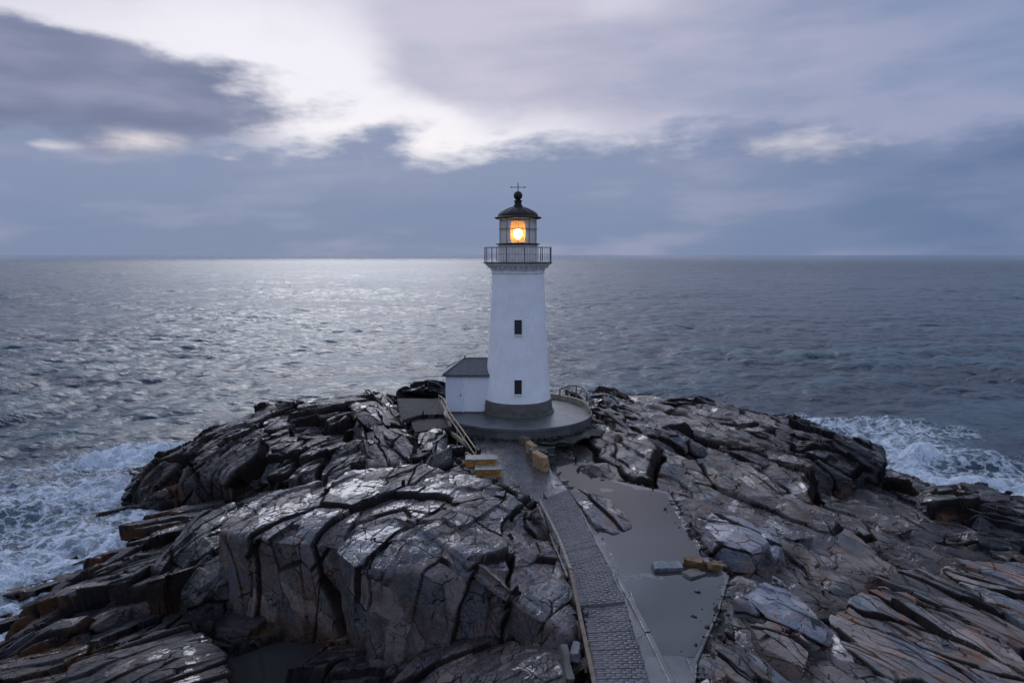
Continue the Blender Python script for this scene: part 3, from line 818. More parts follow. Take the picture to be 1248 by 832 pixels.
# ------------------------------------------------------------------ paved ground
def sheet(name, P, z0, amp, mat, res=0.12, zf=None, kind='structure', thick=0.5, seed=1):
    P = np.asarray(P); x0, y0 = P.min(0); x1, y1 = P.max(0)
    xs = np.arange(x0, x1 + res, res); ys = np.arange(y0, y1 + res, res)
    X, Y = np.meshgrid(xs, ys)
    d = sdf(X, Y, P)
    # pull the rim vertices onto the outline
    gyy, gxx = np.gradient(d, res)
    near = (d > 0) & (d < res * 1.6)
    X2 = np.where(near, X - gxx * d, X); Y2 = np.where(near, Y - gyy * d, Y)
    Z = (zf(X2, Y2) if zf else z0) + fbm(X2 * 0.5, Y2 * 0.5, None, seed, 4) * amp
    V = np.stack([X2, Y2, Z], -1).reshape(-1, 3)
    F = grid_faces(len(ys), len(xs))
    F = F[(d.ravel()[F] < res * 1.55).all(1)]
    used = np.zeros(len(V), bool); used[F.ravel()] = True
    idx = np.cumsum(used) - 1
    o = np_mesh(name, V[used], idx[F], mat)
    if thick:
        s_ = o.modifiers.new('s', 'SOLIDIFY'); s_.thickness = thick; s_.offset = -1
    return tag(o, kind=kind) if kind else o


ya, yb = RAMP[:, 1].min(), RAMP[:, 1].max()
sheet('path', RAMP, 0, 0.02, M['conc'], 0.12, zf=lambda x, y: 5.0 + np.clip((y - 42) / (54 - 42), 0, 1) * 0.65, thick=0.6)

sheet('concrete_pad', PAD1, 6.3, 0.03, M['pad'], 0.12, thick=0.5)
sheet('concrete_pad', PAD2, 6.0, 0.03, M['pad'], 0.12, thick=0.5)
PUD = poly([(672, 545, 4.87), (715, 574, 4.87), (760, 590, 4.87), (812, 601, 4.87), (836, 642, 4.87), (866, 690, 4.87), (886, 704, 4.87), (873, 745, 4.87), (846, 800, 4.87), (800, 800, 4.87), (765, 720, 4.87), (735, 660, 4.87), (697, 598, 4.87), (672, 570, 4.87)])
sheet('tide_pool', poly([(262, 770, 1.5), (470, 782, 1.5), (540, 810, 1.5), (520, 900, 1.5), (250, 900, 1.5)]), 1.5, 0.0, M['puddle'], 0.15, thick=0)
sheet('puddle', PUD, 4.872, 0.0, M['puddle'], 0.15, thick=0)


sheet('concrete_apron', APR, 4.85, 0.05, M['conc'], 0.1, thick=0.3, seed=8, zf=lambda x, y: 4.845 + np.clip((sdf(x, y, PUD) + 0.5) * 0.05, 0, .035))


# small stones washed into the margins of the apron and the foot of the platform
rs_ = random.Random(5)
Vp, Fp = [], []
def pebble(x, y, z, r):
    bm_ = bmesh.new(); bmesh.ops.create_icosphere(bm_, subdivisions=1, radius=r)
    ax, ay, az_ = rs_.uniform(.7, 1.5), rs_.uniform(.6, 1.1), rs_.uniform(.35, .7); ro = rs_.uniform(0, 6.28)
    b0 = len(Vp)
    for v in bm_.verts:
        k_ = rs_.uniform(.8, 1.2); px_, py_ = v.co.x * ax * k_, v.co.y * ay * k_
        Vp.append((x + px_ * math.cos(ro) - py_ * math.sin(ro), y + px_ * math.sin(ro) + py_ * math.cos(ro), z + v.co.z * az_ * k_))
    for f in bm_.faces: Fp.append([b0 + v.index for v in f.verts])
    bm_.free()
for i in range(len(APR)):
    A_, B_ = APR[i], APR[(i + 1) % len(APR)]
    L_ = np.linalg.norm(B_ - A_)
    if i in (8, 9, 10, 11, 12, 13): continue
    for _ in range(int(L_ * 5)):
        t_ = rs_.random(); c_ = A_ + (B_ - A_) * t_; off = rs_.gauss(0, .45)
        nrm_ = np.array([-(B_ - A_)[1], (B_ - A_)[0]]) / L_
        c_ = c_ + nrm_ * off
        pebble(c_[0], c_[1], 4.88, rs_.choice((.03, .03, .04, .06, .14)) * rs_.uniform(.7, 1.2))
for _ in range(150):
    a_ = R(rs_.uniform(-150, -20)); r_ = PR + abs(rs_.gauss(.15, .3))
    if math.sin(a_) < -.1: pebble(PLC[0] + r_ * math.cos(a_), PLC[1] + r_ * math.sin(a_), 5.68 if -2.2 < a_ < -1.2 else 5.7, rs_.choice((.06, .1, .16)) * rs_.uniform(.7, 1.2))
tag(np_mesh('gravel', Vp, Fp, M['rockD'], smooth=False), 'small dark stones scattered along the margins of the puddle and the platform', 'stones', kind='stuff')


# brick walkway: rows of worn setts across the path
def brick_walk(L0, L1, R0, R1, z0, z1, seed):
    rs = random.Random(seed)
    L0, L1, R0, R1 = [np.array(q) for q in (L0, L1, R0, R1)]
    ln = np.linalg.norm((L1 + R1) / 2 - (L0 + R0) / 2)
    rows = int(ln / 0.15)
    V = []; F = []; Cc = []
    for i in range(rows):
        a0 = (i + 0.02) / rows; a1 = (i + 0.98) / rows
        nb = 5
        offs = (0.5 if i % 2 else 0.0) + rs.uniform(-.12, .12)
        edges = [0] + [min(1, max(0, (k + offs) / nb)) for k in range(1 if offs > 0.1 else 1, nb)] + [1]
        rowz = rs.uniform(-0.008, 0.008)
        ej = rs.uniform(-0.03, 0.03)
        for k in range(len(edges) - 1):
            e0 = edges[k] + 0.008 + (ej if k == 0 else 0); e1 = edges[k + 1] - 0.008 + (ej if k == len(edges) - 2 else 0)
            if e1 - e0 < 0.03: continue
            q = []
            tz = [rs.uniform(-.004, .004) for _ in range(4)]
            for (a, e) in ((a0, e0), (a0, e1), (a1, e1), (a1, e0)):
                Lp = L0 + (L1 - L0) * a; Rp = R0 + (R1 - R0) * a
                q.append(Lp + (Rp - Lp) * e)
            cen = sum(q) / 4
            z = z0 + (z1 - z0) * (i / rows) + rowz
            b0 = len(V)
            for t_, (s_, dz) in enumerate(((1.0, -0.25), (1.0, -0.003), (0.985, 0.0))):
                for j_, pt in enumerate(q):
                    w = cen + (pt - cen) * s_
                    V.append((w[0], w[1], z + dz + (tz[j_] if t_ else 0) + .018 * math.sin(w[0] * 1.9 + w[1] * .7) * math.sin(w[1] * 1.3 + 1)))
            cc = rs.random() ** 2
            Cc += [cc] * 12
            for t_ in (0, 4):
                for j_ in range(4):
                    F.append((b0 + t_ + j_, b0 + t_ + (j_ + 1) % 4, b0 + t_ + 4 + (j_ + 1) % 4, b0 + t_ + 4 + j_))
            F.append((b0 + 8, b0 + 9, b0 + 10, b0 + 11))
    # mortar bed
    b0 = len(V)
    for (pt, z) in ((L0, z0), (R0, z0), (R1, z1), (L1, z1)): V.append((pt[0], pt[1], z - 0.022)); Cc.append(1.0)
    for (pt, z) in ((L0, z0), (R0, z0), (R1, z1), (L1, z1)): V.append((pt[0], pt[1], z - 0.45)); Cc.append(1.0)
    F += [(b0, b0 + 1, b0 + 2, b0 + 3)] + [(b0 + j, b0 + 4 + j, b0 + 4 + (j + 1) % 4, b0 + (j + 1) % 4) for j in range(4)]
    o = np_mesh('brick_path', V, F, M['brick'], smooth=False, attrs={'cell': Cc})
    return tag(o, kind='structure')


q = lambda *a: at(*a)[:2]
brick_walk(q(706, 738, 5.02), q(655, 610, 5.02), q(762, 733, 5.02), q(694, 596, 5.02), 5.04, 5.04, 3)
e1_, e2_ = q(728, 836, 4.86), q(792, 836, 4.86)
l1_, l2_ = q(710, 741, 4.86), q(762, 737, 4.86)
ext = lambda a, b_: (a[0] + (a[0] - b_[0]) * 1.2, a[1] + (a[1] - b_[1]) * 1.2)
brick_walk(ext(e1_, l1_), l1_, ext(e2_, l2_), l2_, 4.95, 4.95, 5)
# concrete kerb strip right of the walkway
bm = bmesh.new()
ks = [(697, 604), (722, 650), (752, 700), (790, 770), (820, 832), (850, 890)]
for a, b_ in zip(ks, ks[1:]):
    A = at(a[0], a[1], 4.93); B_ = at(b_[0], b_[1], 4.93)
    dx, dy = B_[0] - A[0], B_[1] - A[1]; L_ = math.hypot(dx, dy)
    add_box(bm, ((A[0] + B_[0]) / 2, (A[1] + B_[1]) / 2, 4.83 + random.uniform(-.02, .02)), (L_ - 0.05, 0.22, 0.22), rz=math.atan2(dy, dx))
tag(obj('kerb', bm, M['conc'], bevel=0.03), kind='structure')

# platform round the tower
bm = bmesh.new()
add_lathe(bm, [(PR + 0.05, 3.6), (PR + 0.05, 6.22), (PR + 0.12, 6.25), (PR + 0.12, 6.46), (PR + 0.08, PZ), (PR - 0.3, PZ), (PR - 0.32, PZ - 0.02), (3.2, PZ - 0.0), (0.5, PZ + 0.02)], 128, PLC[0], PLC[1])
o = obj('platform', bm, M['plat'], smooth=True); tag(o, kind='structure')
# landing that joins the platform with the path
bm = bmesh.new()
A = [at(600, 519, 5.62), at(668, 518, 5.62), at(676, 545, 5.2), at(660, 548, 5.2)]
# algae at the foot of the platform wall
A0 = []
for k in range(40):
    a = R(-78 + k * 1.6)
    A0.append((PLC[0] + (PR + 0.02) * math.cos(a), PLC[1] + (PR + 0.02) * math.sin(a)))
Pg = np.array(A0 + [(PLC[0] + (PR + 1.5 + 0.3 * math.sin(k * 3)) * math.cos(R(-14 - k * 6.4)), PLC[1] + (PR + 1.5 + 0.3 * math.sin(k * 3)) * math.sin(R(-14 - k * 6.4))) for k in range(11)])
sheet('algae', Pg, 5.55, 0.5, M['green'], 0.12, kind='stuff', thick=0.1, seed=4)
Pg2 = poly([(846, 812, 4.7), (880, 742, 4.7), (897, 722, 4.7), (905, 745, 4.7), (885, 790, 4.7), (880, 850, 4.7), (840, 850, 4.7)])
sheet('algae', Pg2, 4.70, 0.45, M['green'], 0.08, kind='stuff', thick=0.1, seed=6)
for o in [o for o in bpy.data.objects if o.name.startswith('algae')]:
    tag(o, 'dark green algae growing at the foot of the round platform wall' if o.name == 'algae' else 'dark green moss in the gully at the end of the puddle', 'algae')

# ------------------------------------------------------------------ lighthouse
LY = PLC[1]
PXM = 58.9 / FPX          # metres per pixel at the tower
def zr(py): return at_y(631, py, LY)[2]
lh = thing('lighthouse', 'white round lighthouse tower with black domed lantern and burning amber lamp', 'lighthouse', (PLC[0], LY, PZ))
def lpart(name, prof, mat, n=96, parent=lh, smooth=True):
    bm = bmesh.new(); add_lathe(bm, [(r, z - PZ) for r, z in prof], n)
    return obj(name, bm, mat, parent, smooth)
zg = zr(320) ; print('gallery z', zg)
zp = PZ + 1.15
lpart('plinth', [(3.12, PZ), (3.12, PZ + .14), (2.98, PZ + .2), (2.9, zp - .08), (2.86, zp)], M['plinth'])
def trad(z):   # gently curved batter
    t = (z - zp) / (zr(332) - zp)
    return 2.80 + (2.19 - 2.80) * (1 - (1 - t) ** 1.25)
ztop = zr(333)
prof = [(trad(z), z) for z in np.linspace(zp, ztop, 24)]
body = lpart('tower', prof, M['white'], 128)
lpart('cornice', [(2.19, ztop), (2.27, ztop + .02), (2.27, ztop + .10), (2.2, ztop + .13), (2.22, ztop + .2), (2.27, ztop + .32), (2.36, ztop + .45), (2.5, ztop + .58), (2.66, ztop + .68), (2.72, ztop + .70), (2.72, ztop + .78), (2.80, ztop + .80), (2.80, zg - .06)], M['trim'])
lpart('gallery_deck', [(2.86, zg - .06), (2.9, zg - .04), (2.9, zg + .04), (2.84, zg + .06), (1.6, zg + .07)], M['plinth'])
for k in range(36):
    a = 2 * math.pi * k / 36
    bm = bmesh.new()
    add_box(bm, (2.40 * math.cos(a), 2.40 * math.sin(a), ztop + .55 - PZ), (0.30, 0.10, 0.20), rz=a)
    obj('corbel', bm, M['trim'], lh, bevel=0.012)
lw = lpart('lantern_wall', [(1.63, zg + .05), (1.63, zr(298.5))], M['lwall'])
bm = bmesh.new()
for k in range(24):
    a = 2 * math.pi * k / 24
    add_box(bm, (1.64 * math.cos(a), 1.64 * math.sin(a), (zg + zr(298.5)) / 2 - PZ), (0.03, 0.02, zr(298.5) - zg - .1), rz=a)
obj('seam', bm, M['trim'], lw)
z0l, z1l = zr(297), zr(266.5)
lpart('lantern_sill', [(1.6, zr(298.5)), (1.84, zr(298.2)), (1.84, z0l), (1.55, z0l + .03)], M['dark'])
# glazing
bm = bmesh.new()
nb = 10
rg_ = 1.58
for k in range(nb):
    a = 2 * math.pi * (k + .5) / nb
    add_box(bm, (rg_ * math.cos(a), rg_ * math.sin(a), (z0l + z1l) / 2 - PZ), (0.045, 0.04, z1l - z0l), rz=a)
for zz_ in (z0l + (z1l - z0l) * .58,):
    add_lathe(bm, [(rg_ - .03, zz_ - PZ - .03), (rg_ + .04, zz_ - PZ - .03), (rg_ + .04, zz_ - PZ + .03), (rg_ - .03, zz_ - PZ + .03), (rg_ - .03, zz_ - PZ - .03)], 56, cap=False)
obj('glazing_bars', bm, M['bars'], lh)
bm = bmesh.new()
add_lathe(bm, [(rg_ - .035, z0l - PZ + .02), (rg_ - .035, z1l - PZ)], 56, cap=False)
obj('lantern_glass', bm, M['glass'], lh)
# dome
zd = zr(252)
dome = [(1.55, z1l - .02), (1.85, z1l - .02), (1.98, z1l + .08), (1.9, z1l + .13), (1.68, z1l + .16)]
for k in range(1, 13):
    t = k / 12; dome.append((.34 + 1.34 * (1 - t ** 2.0), z1l + .16 + (zd - z1l - .16) * t))
dm = lpart('dome_roof', dome, M['dark'], 64)
bm = bmesh.new()
for k in range(14):
    a = 2 * math.pi * (k + .5) / 14
    pts = [(r * math.cos(a), r * math.sin(a), z - PZ + .01) for r, z in dome[4:]]
    add_tube(bm, pts, 0.025, 6)
obj('rib', bm, M['dark'], dm)
zb = zr(238.5)
fin = [(.36, zd - .03), (.36, zd + .12), (.28, zd + .2), (.3, zd + .42), (.38, zd + .47), (.26, zd + .55)]
for k in range(9):
    t = -1.2 + 2.6 * k / 8; fin.append((max(.02, .37 * math.cos(t)), zb + .37 * math.sin(t)))
lpart('vent_ball', fin, M['dark'], 40)
zc_ = zr(223)
bm = bmesh.new()
add_tube(bm, [(0, 0, zb + .3 - PZ), (0, 0, zc_ - PZ)], .035, 8)
zarm = zr(228.3)
add_tube(bm, [(-.56, 0, zarm - PZ), (.56, 0, zarm - PZ)], .028, 8)
add_tube(bm, [(0, -.5, zarm - PZ), (0, .5, zarm - PZ)], .028, 8)
for sx in (-.56, .56): add_box(bm, (sx, 0, zarm - PZ), (.12, .04, .1))
obj('weathervane', bm, M['iron'], lh)
# lens and lamp
zl0, zl1 = zr(295.5), zr(270)
bm = bmesh.new()
pr = []
for k in range(25):
    t = k / 24; z = zl0 + (zl1 - zl0) * t
    pr.append((.56 + .07 * math.sin(t * math.pi) + (.02 if k % 2 else -.015), z - PZ))
add_lathe(bm, pr, 40, cap=False)
obj('lens', bm, M['lens'], lh, smooth=False)
bm = bmesh.new()
add_lathe(bm, [(.62, zl0 - .06 - PZ), (.66, zl0 - PZ), (.5, zl0 + .04 - PZ)], 40)
obj('lens_base', bm, M['dark'], lh)
bm = bmesh.new()
add_lathe(bm, [(.5, zl1 - PZ), (.64, zl1 + .04 - PZ), (.6, zl1 + .1 - PZ)], 40)
obj('lens_cap', bm, M['dark'], lh)
zlp = zr(285)
bm = bmesh.new()
bmesh.ops.create_uvsphere(bm, u_segments=20, v_segments=14, radius=.27)
for v_ in bm.verts: v_.co.z = v_.co.z * 1.25 + zlp - PZ
obj('lamp', bm, M['lamp'], lh, smooth=True)
# gallery railing
gr_z = zr(301.5)
bm = bmesh.new()
for k in range(12):
    a = 2 * math.pi * (k + .35) / 12
    add_tube(bm, [(2.8 * math.cos(a), 2.8 * math.sin(a), zg - PZ), (2.8 * math.cos(a), 2.8 * math.sin(a), gr_z - PZ)], .035, 8)
for k, zz_ in enumerate((gr_z, zg + (gr_z - zg) * .55)):
    pts = [(2.8 * math.cos(2 * math.pi * j / 72), 2.8 * math.sin(2 * math.pi * j / 72), zz_ - PZ) for j in range(73)]
    add_tube(bm, pts, .022 if k == 0 else .014, 6)
for k in range(72):
    a = 2 * math.pi * k / 72
    add_tube(bm, [(2.8 * math.cos(a), 2.8 * math.sin(a), zg - PZ), (2.8 * math.cos(a), 2.8 * math.sin(a), gr_z - PZ)], .006, 4)
obj('gallery_railing', bm, M['iron'], lh)
# windows
for py0, py1 in ((387, 403.5), (456.5, 472.5)):
    z_a, z_b = zr(py1), zr(py0)
    rz_ = trad((z_a + z_b) / 2)
    yf = -rz_ + .05
    fr_ = None
    bm = bmesh.new()
    h_ = z_b - z_a; zc = (z_a + z_b) / 2 - PZ
    lean = math.atan((trad(z_a) - trad(z_b)) / h_)
    add_box(bm, (-.27, yf - .03, zc), (.05, .14, h_ + .06), rx=-lean); add_box(bm, (.27, yf - .03, zc), (.05, .14, h_ + .06), rx=-lean)
    add_box(bm, (0, yf - .03, zc + h_ / 2), (.59, .14, .05), rx=-lean)
    add_box(bm, (0, yf - .04, zc), (.5, .07, .035), rx=-lean); add_box(bm, (0, yf - .04, zc), (.03, .065, h_), rx=-lean)
    w = obj('window', bm, M['dark'], lh)
    bm = bmesh.new(); add_box(bm, (0, yf, zc), (.52, .1, h_), rx=-lean); obj('pane', bm, M['pane'], w)
    bm = bmesh.new(); add_box(bm, (0, yf - .10, zc - h_ / 2 - .05), (.70, .30, .10)); obj('sill', bm, M['white'], w, bevel=.01)

# ------------------------------------------------------------------ shed
sy = LY - 0.9
def sxz(px, py): p_ = at_y(px, py, sy); return p_[0], p_[2]
xl, _ = sxz(544, 480); xr = PLC[0] - 1.6
zt = at_y(560, 456, sy)[2]; 
sh = thing('shed', 'small white shed with dark grey hipped roof built against the tower', 'shed', ((xl + xr) / 2, sy, PZ))
wd = xr - xl; dp = 3.4; hgt = zt - PZ
bm = bmesh.new(); add_box(bm, (0, dp / 2, hgt / 2 + .06), (wd, dp, hgt - .12)); wl = obj('wall', bm, M['shed'], sh)
bm = bmesh.new(); add_box(bm, (0, dp / 2, .05), (wd + .02, dp + .02, .14)); obj('base', bm, M['plinth'], sh)
xd = sxz(564, 480)[0] - (xl + xr) / 2
bm = bmesh.new(); add_box(bm, (-wd / 2 + (xd + wd / 2) / 2 + .02, -.03, hgt / 2 - .02), (xd + wd / 2 - .1, .06, hgt - .32)); dr = obj('door', bm, M['door'], sh, bevel=.01)
bm = bmesh.new(); add_box(bm, (xd - .18, -.08, hgt / 2 - .1), (.05, .06, .16)); obj('handle', bm, M['iron'], dr)
bm = bmesh.new(); add_box(bm, (xd, -.03, hgt / 2), (.07, .09, hgt - .1)); add_box(bm, (-wd / 2, -.02, hgt / 2), (.1, .1, hgt - .1)); obj('corner_board', bm, M['shed'], sh)
bm = bmesh.new()
ov = .28; x0, x1, y0_, y1_ = -wd / 2 - ov, wd / 2 + .3, -ov, dp + ov
zridge = 1.15; zr_ = hgt
ridge_l = (x0 + 1.75, dp / 2, zr_ + zridge); ridge_r = (x1, dp / 2, zr_ + zridge)
vs = [bm.verts.new(c_) for c_ in ((x0, y0_, zr_), (x1, y0_, zr_), (x1, y1_, zr_), (x0, y1_, zr_), ridge_l, ridge_r, (x0, y0_, zr_ - .16), (x1, y0_, zr_ - .16), (x1, y1_, zr_ - .16), (x0, y1_, zr_ - .16))]
for f in ((0, 1, 5, 4), (1, 2, 5), (2, 3, 4, 5), (3, 0, 4), (6, 7, 1, 0), (7, 8, 2, 1), (8, 9, 3, 2), (9, 6, 0, 3), (9, 8, 7, 6)): bm.faces.new([vs[k] for k in f])
rf = obj('roof', bm, M['roof'], sh)
bm = bmesh.new()
add_tube(bm, [(x0, y0_, zr_ + .03), ridge_l, ridge_r], .045, 6); add_tube(bm, [ridge_l, (x0, y1_, zr_ + .03)], .045, 6)
add_tube(bm, [(ridge_l[0], ridge_l[1], ridge_l[2]), (ridge_l[0], ridge_l[1], ridge_l[2] + .22)], .07, 8)
obj('ridge_cap', bm, M['roof'], rf)

# ------------------------------------------------------------------ parapet and railing on the platform
def arc(a, r): return (PLC[0] + r * math.cos(R(a)), PLC[1] + r * math.sin(R(a)))
bm = bmesh.new()
A_ = np.arange(-8, 100.1, 4)
for a0, a1 in zip(A_, A_[1:]):
    pts = [arc(a0, PR - .25), arc(a1, PR - .25), arc(a1, PR + .02), arc(a0, PR + .02)]
    v0 = [bm.verts.new((*p_, PZ - .02)) for p_ in pts]; v1 = [bm.verts.new((*p_, PZ + .42)) for p_ in pts]
    bm.faces.new(v1); bm.faces.new(v0[::-1])
    for k in range(4): bm.faces.new((v0[k], v0[(k + 1) % 4], v1[(k + 1) % 4], v1[k]))
bmesh.ops.remove_doubles(bm, verts=bm.verts, dist=.001)
tag(obj('parapet_wall', bm, M['parapet']), 'low yellowish mossy parapet wall curving along the back rim of the platform', 'wall')
rl = thing('railing', 'grey tube railing with an arched end panel standing on the curved parapet', 'railing', (PLC[0], LY, PZ))
def loc(p_): return (p_[0] - PLC[0], p_[1] - LY, p_[2] - PZ)
bm = bmesh.new()
add_tube(bm, [loc((*arc(a, PR - .12), PZ + 1.25)) for a in np.arange(50, 100, 3)], .03, 8)
obj('handrail', bm, M['grail'], rl)
for a in (62, 76, 90, 98):
    bm = bmesh.new(); add_tube(bm, [loc((*arc(a, PR - .12), PZ + .6)), loc((*arc(a, PR - .12), PZ + 1.25))], .03, 8); obj('post', bm, M['grail'], rl)
# arch frame
bm = bmesh.new()
a0, a1 = -3, 50
pts = []
for k in range(17):
    t = k / 16; pts.append(loc((*arc(a0 + (a1 - a0) * t, PR - .12), PZ + .5 + 1.15 * max(0.0, math.sin(math.pi * (0.06 + .88 * t))) ** .6)))
pts = [(pts[0][0], pts[0][1], .0)] + pts + [(pts[-1][0], pts[-1][1], .0)]
add_tube(bm, pts, .075, 8)
obj('arch', bm, M['grail'], rl)
for a in (10, 30):
    t = (a - a0) / (a1 - a0)
    bm = bmesh.new(); add_tube(bm, [loc((*arc(a, PR - .12), PZ + .5)), loc((*arc(a, PR - .12), PZ + .5 + 1.15 * math.sin(math.pi * (.06 + .88 * t)) ** .6))], .06, 8); obj('post', bm, M['grail'], rl)
bm = bmesh.new(); add_tube(bm, [loc((*arc(a, PR - .12), PZ + .98)) for a in np.arange(-3, 51, 3)], .03, 8); obj('mid_rail', bm, M['grail'], rl)
for a, b_ in ((-1, 8), (12, 27), (33, 47)):
    bm = bmesh.new()
    add_tube(bm, [loc((*arc(a, PR - .12), PZ + .7)), loc((*arc((a + b_) / 2, PR - .12), PZ + 1.5)), loc((*arc(b_, PR - .12), PZ + .7))], .03, 6)
    obj('brace', bm, M['grail'], rl)

# ------------------------------------------------------------------ yellowed handrail by the steps
g0 = at(535, 497, 6.35); g1 = at(549, 520, 6.0); g2 = at(566, 545, 5.6); g3 = at(580, 566, 5.25)
hr = thing('handrail', 'yellowed double handrail descending from the white shed to the yellow steps', 'handrail', g0)
L = lambda p_, dz=0: (p_[0] - g0[0], p_[1] - g0[1], p_[2] - g0[2] + dz)
gp = [g0, (g0[0] + .55, g0[1] - 1.0, 6.25), g1, g2, g3]
bm = bmesh.new(); add_tube(bm, [L(p_, 1.15) for p_ in gp] + [L(g3, .9), L((g3[0] + .1, g3[1], g3[2]), .1)], .045, 8); obj('top_rail', bm, M['rail'], hr, smooth=True)
bm = bmesh.new(); add_tube(bm, [L(p_, .62) for p_ in gp], .04, 8); obj('mid_rail', bm, M['rail'], hr, smooth=True)
bm = bmesh.new(); add_tube(bm, [L((p_[0] - .25, p_[1], p_[2]), 1.0) for p_ in gp[1:]], .035, 8); obj('outer_rail', bm, M['rail'], hr, smooth=True)
for p_ in (gp[0], gp[1], gp[2], ((g1[0] + g2[0]) / 2, (g1[1] + g2[1]) / 2, (g1[2] + g2[2]) / 2), gp[3], gp[4]):
    bm = bmesh.new(); add_tube(bm, [L(p_, -.7), L(p_, 1.15)], .035, 8); obj('post', bm, M['rail'], hr, smooth=True)
bm = bmesh.new()
for p_, q_ in zip(gp[1:], gp[2:]):
    a_, b_ = L(p_, .1), L(q_, .1)
    d_ = math.dist(a_, b_)
    add_box(bm, ((a_[0] + b_[0]) / 2, (a_[1] + b_[1]) / 2, (a_[2] + b_[2]) / 2 - .15), (.2, d_ + .1, .3), rz=math.atan2(b_[1] - a_[1], b_[0] - a_[0]) + math.pi / 2, rx=-math.asin((b_[2] - a_[2]) / d_) * -1)
obj('kerb_beam', bm, M['parapet'], hr, bevel=.02)

# yellow steps
def rough_block(name, label, cat, c, s, rz, mat, seed, rx=0, ry=0, amp=.06, group=None, chip=.25):
    rs = random.Random(seed)
    bm = bmesh.new()
    add_box(bm, (0, 0, 0), s)
    bmesh.ops.bevel(bm, geom=list(bm.edges), offset=min(s) * .08, segments=2, affect='EDGES')
    bmesh.ops.subdivide_edges(bm, edges=list(bm.edges), cuts=3, use_grid_fill=True)
    P_ = np.array([v.co[:] for v in bm.verts])
    n_ = fbm(P_[:, 0] * 2.5 + seed, P_[:, 1] * 2.5, P_[:, 2] * 2.5, seed, 4); n2_ = fbm(P_[:, 0] * 2.5, P_[:, 1] * 2.5 + 5, P_[:, 2] * 2.5, seed + 1, 4); n3_ = fbm(P_[:, 0] * 2.5, P_[:, 1] * 2.5 + 5, P_[:, 2] * 2.5 + 7, seed + 2, 4)
    tp = rs.uniform(-chip, chip), rs.uniform(-chip, chip)
    for v, a_, b_, c_ in zip(bm.verts, n_, n2_, n3_):
        zt_ = v.co.z / s[2] + .5
        v.co.x *= 1 - zt_ * abs(tp[0]); v.co.z += zt_ * tp[1] * v.co.x * .5
        v.co.x += a_ * amp * 2; v.co.y += b_ * amp * 2; v.co.z += c_ * amp * 2 + s[2] / 2
    o = obj(name, bm, mat, smooth=True)
    o.location = c; o.rotation_euler = (rx, ry, rz)
    return tag(o, label, cat, group)


a_ = at(587, 575, 5.3)
st = thing('step', 'two worn yellow fronted steps at the foot of the yellowed handrail', 'steps', a_)
for (dx, dy, dz, w_) in ((-.05, .35, .45, 2.1), (.45, -.6, .05, 1.7)):
    bm = bmesh.new(); add_box(bm, (dx, dy, dz + .03), (w_, .12, .52), rz=.05); s1 = obj('riser', bm, M['yellow'], st, bevel=.02)
    bm = bmesh.new(); add_box(bm, (dx, dy + .45, dz + .32), (w_ + .08, 1.1, .08), rz=.05); obj('tread', bm, M['ystep'], st, bevel=.02)
    bm = bmesh.new(); add_box(bm, (dx, dy + .45, dz + .0), (w_ - .1, .9, .6), rz=.05); obj('core', bm, M['plinth'], st)

# row of fallen stones right of the ramp
bl = [(633, 531, 'st1', .85, .55, .75, 'cream stone with a red edge, topmost in the row beside the ramp'),
      (641, 541, 'st2', .95, .5, 1.1, 'dark brown stone, second from the top in the row beside the ramp'),
      (649, 551, 'st3', .8, .45, 1.25, 'narrow rust striped stone in the middle of the row beside the ramp'),
      (653, 557, 'st2', .6, .4, 1.15, 'thin dark stone between the rust striped and the pale orange stones'),
      (660, 566, 'st3', 1.15, .5, 1.35, 'pale orange upright stone at the lower end of the row beside the ramp')]
for i, (px, py, mk, lx, ly, lz, lab) in enumerate(bl):
    c_ = at(px, py + 4, 5.2)
    rough_block('stone_block', lab, 'stone', (c_[0], c_[1], 5.0), (lx * 1.35, ly, lz * .95), R(-62), M[mk], 60 + i, ry=.1 * (-1) ** i, rx=R(10), chip=.15, group='stones in a row beside the ramp')
rough_block('concrete_block', 'pale blue grey concrete block lying in the puddle', 'block', at(813, 694, 4.82), (1.45, .6, .3), R(6), M['pale'], 71, rx=R(8), amp=.05, chip=.1)
rough_block('stone_block', 'rusty ochre stone lying beside the pale concrete block', 'stone', at(845, 688, 4.9), (1.05, .45, .32), R(-22), M['rust'], 73, rx=R(12), amp=.1)
rough_block('stone_block', 'small ochre stone at the right rim of the puddle', 'stone', at(868, 692, 4.9), (.6, .45, .3), R(15), M['rust'], 75, amp=.1)
rough_block('stone_block', 'flat grey shard in the puddle in front of the ochre stone', 'stone', at(845, 701, 4.8), (1.1, .7, .16), R(25), M['plinth'], 77, amp=.04)
rough_block('concrete_block', 'broken pale slab leaning under the timber rail at the bottom edge', 'block', at(701, 800, 4.55), (.38, 1.3, .35), R(-10), M['pale'], 79, rx=R(-12), amp=.06)
rough_block('stone_block', 'thin pale broken plank of stone left of the timber rail', 'stone', at(690, 815, 4.6), (.3, 1.6, .4), R(5), M['plinth'], 81, rx=R(14), amp=.06)

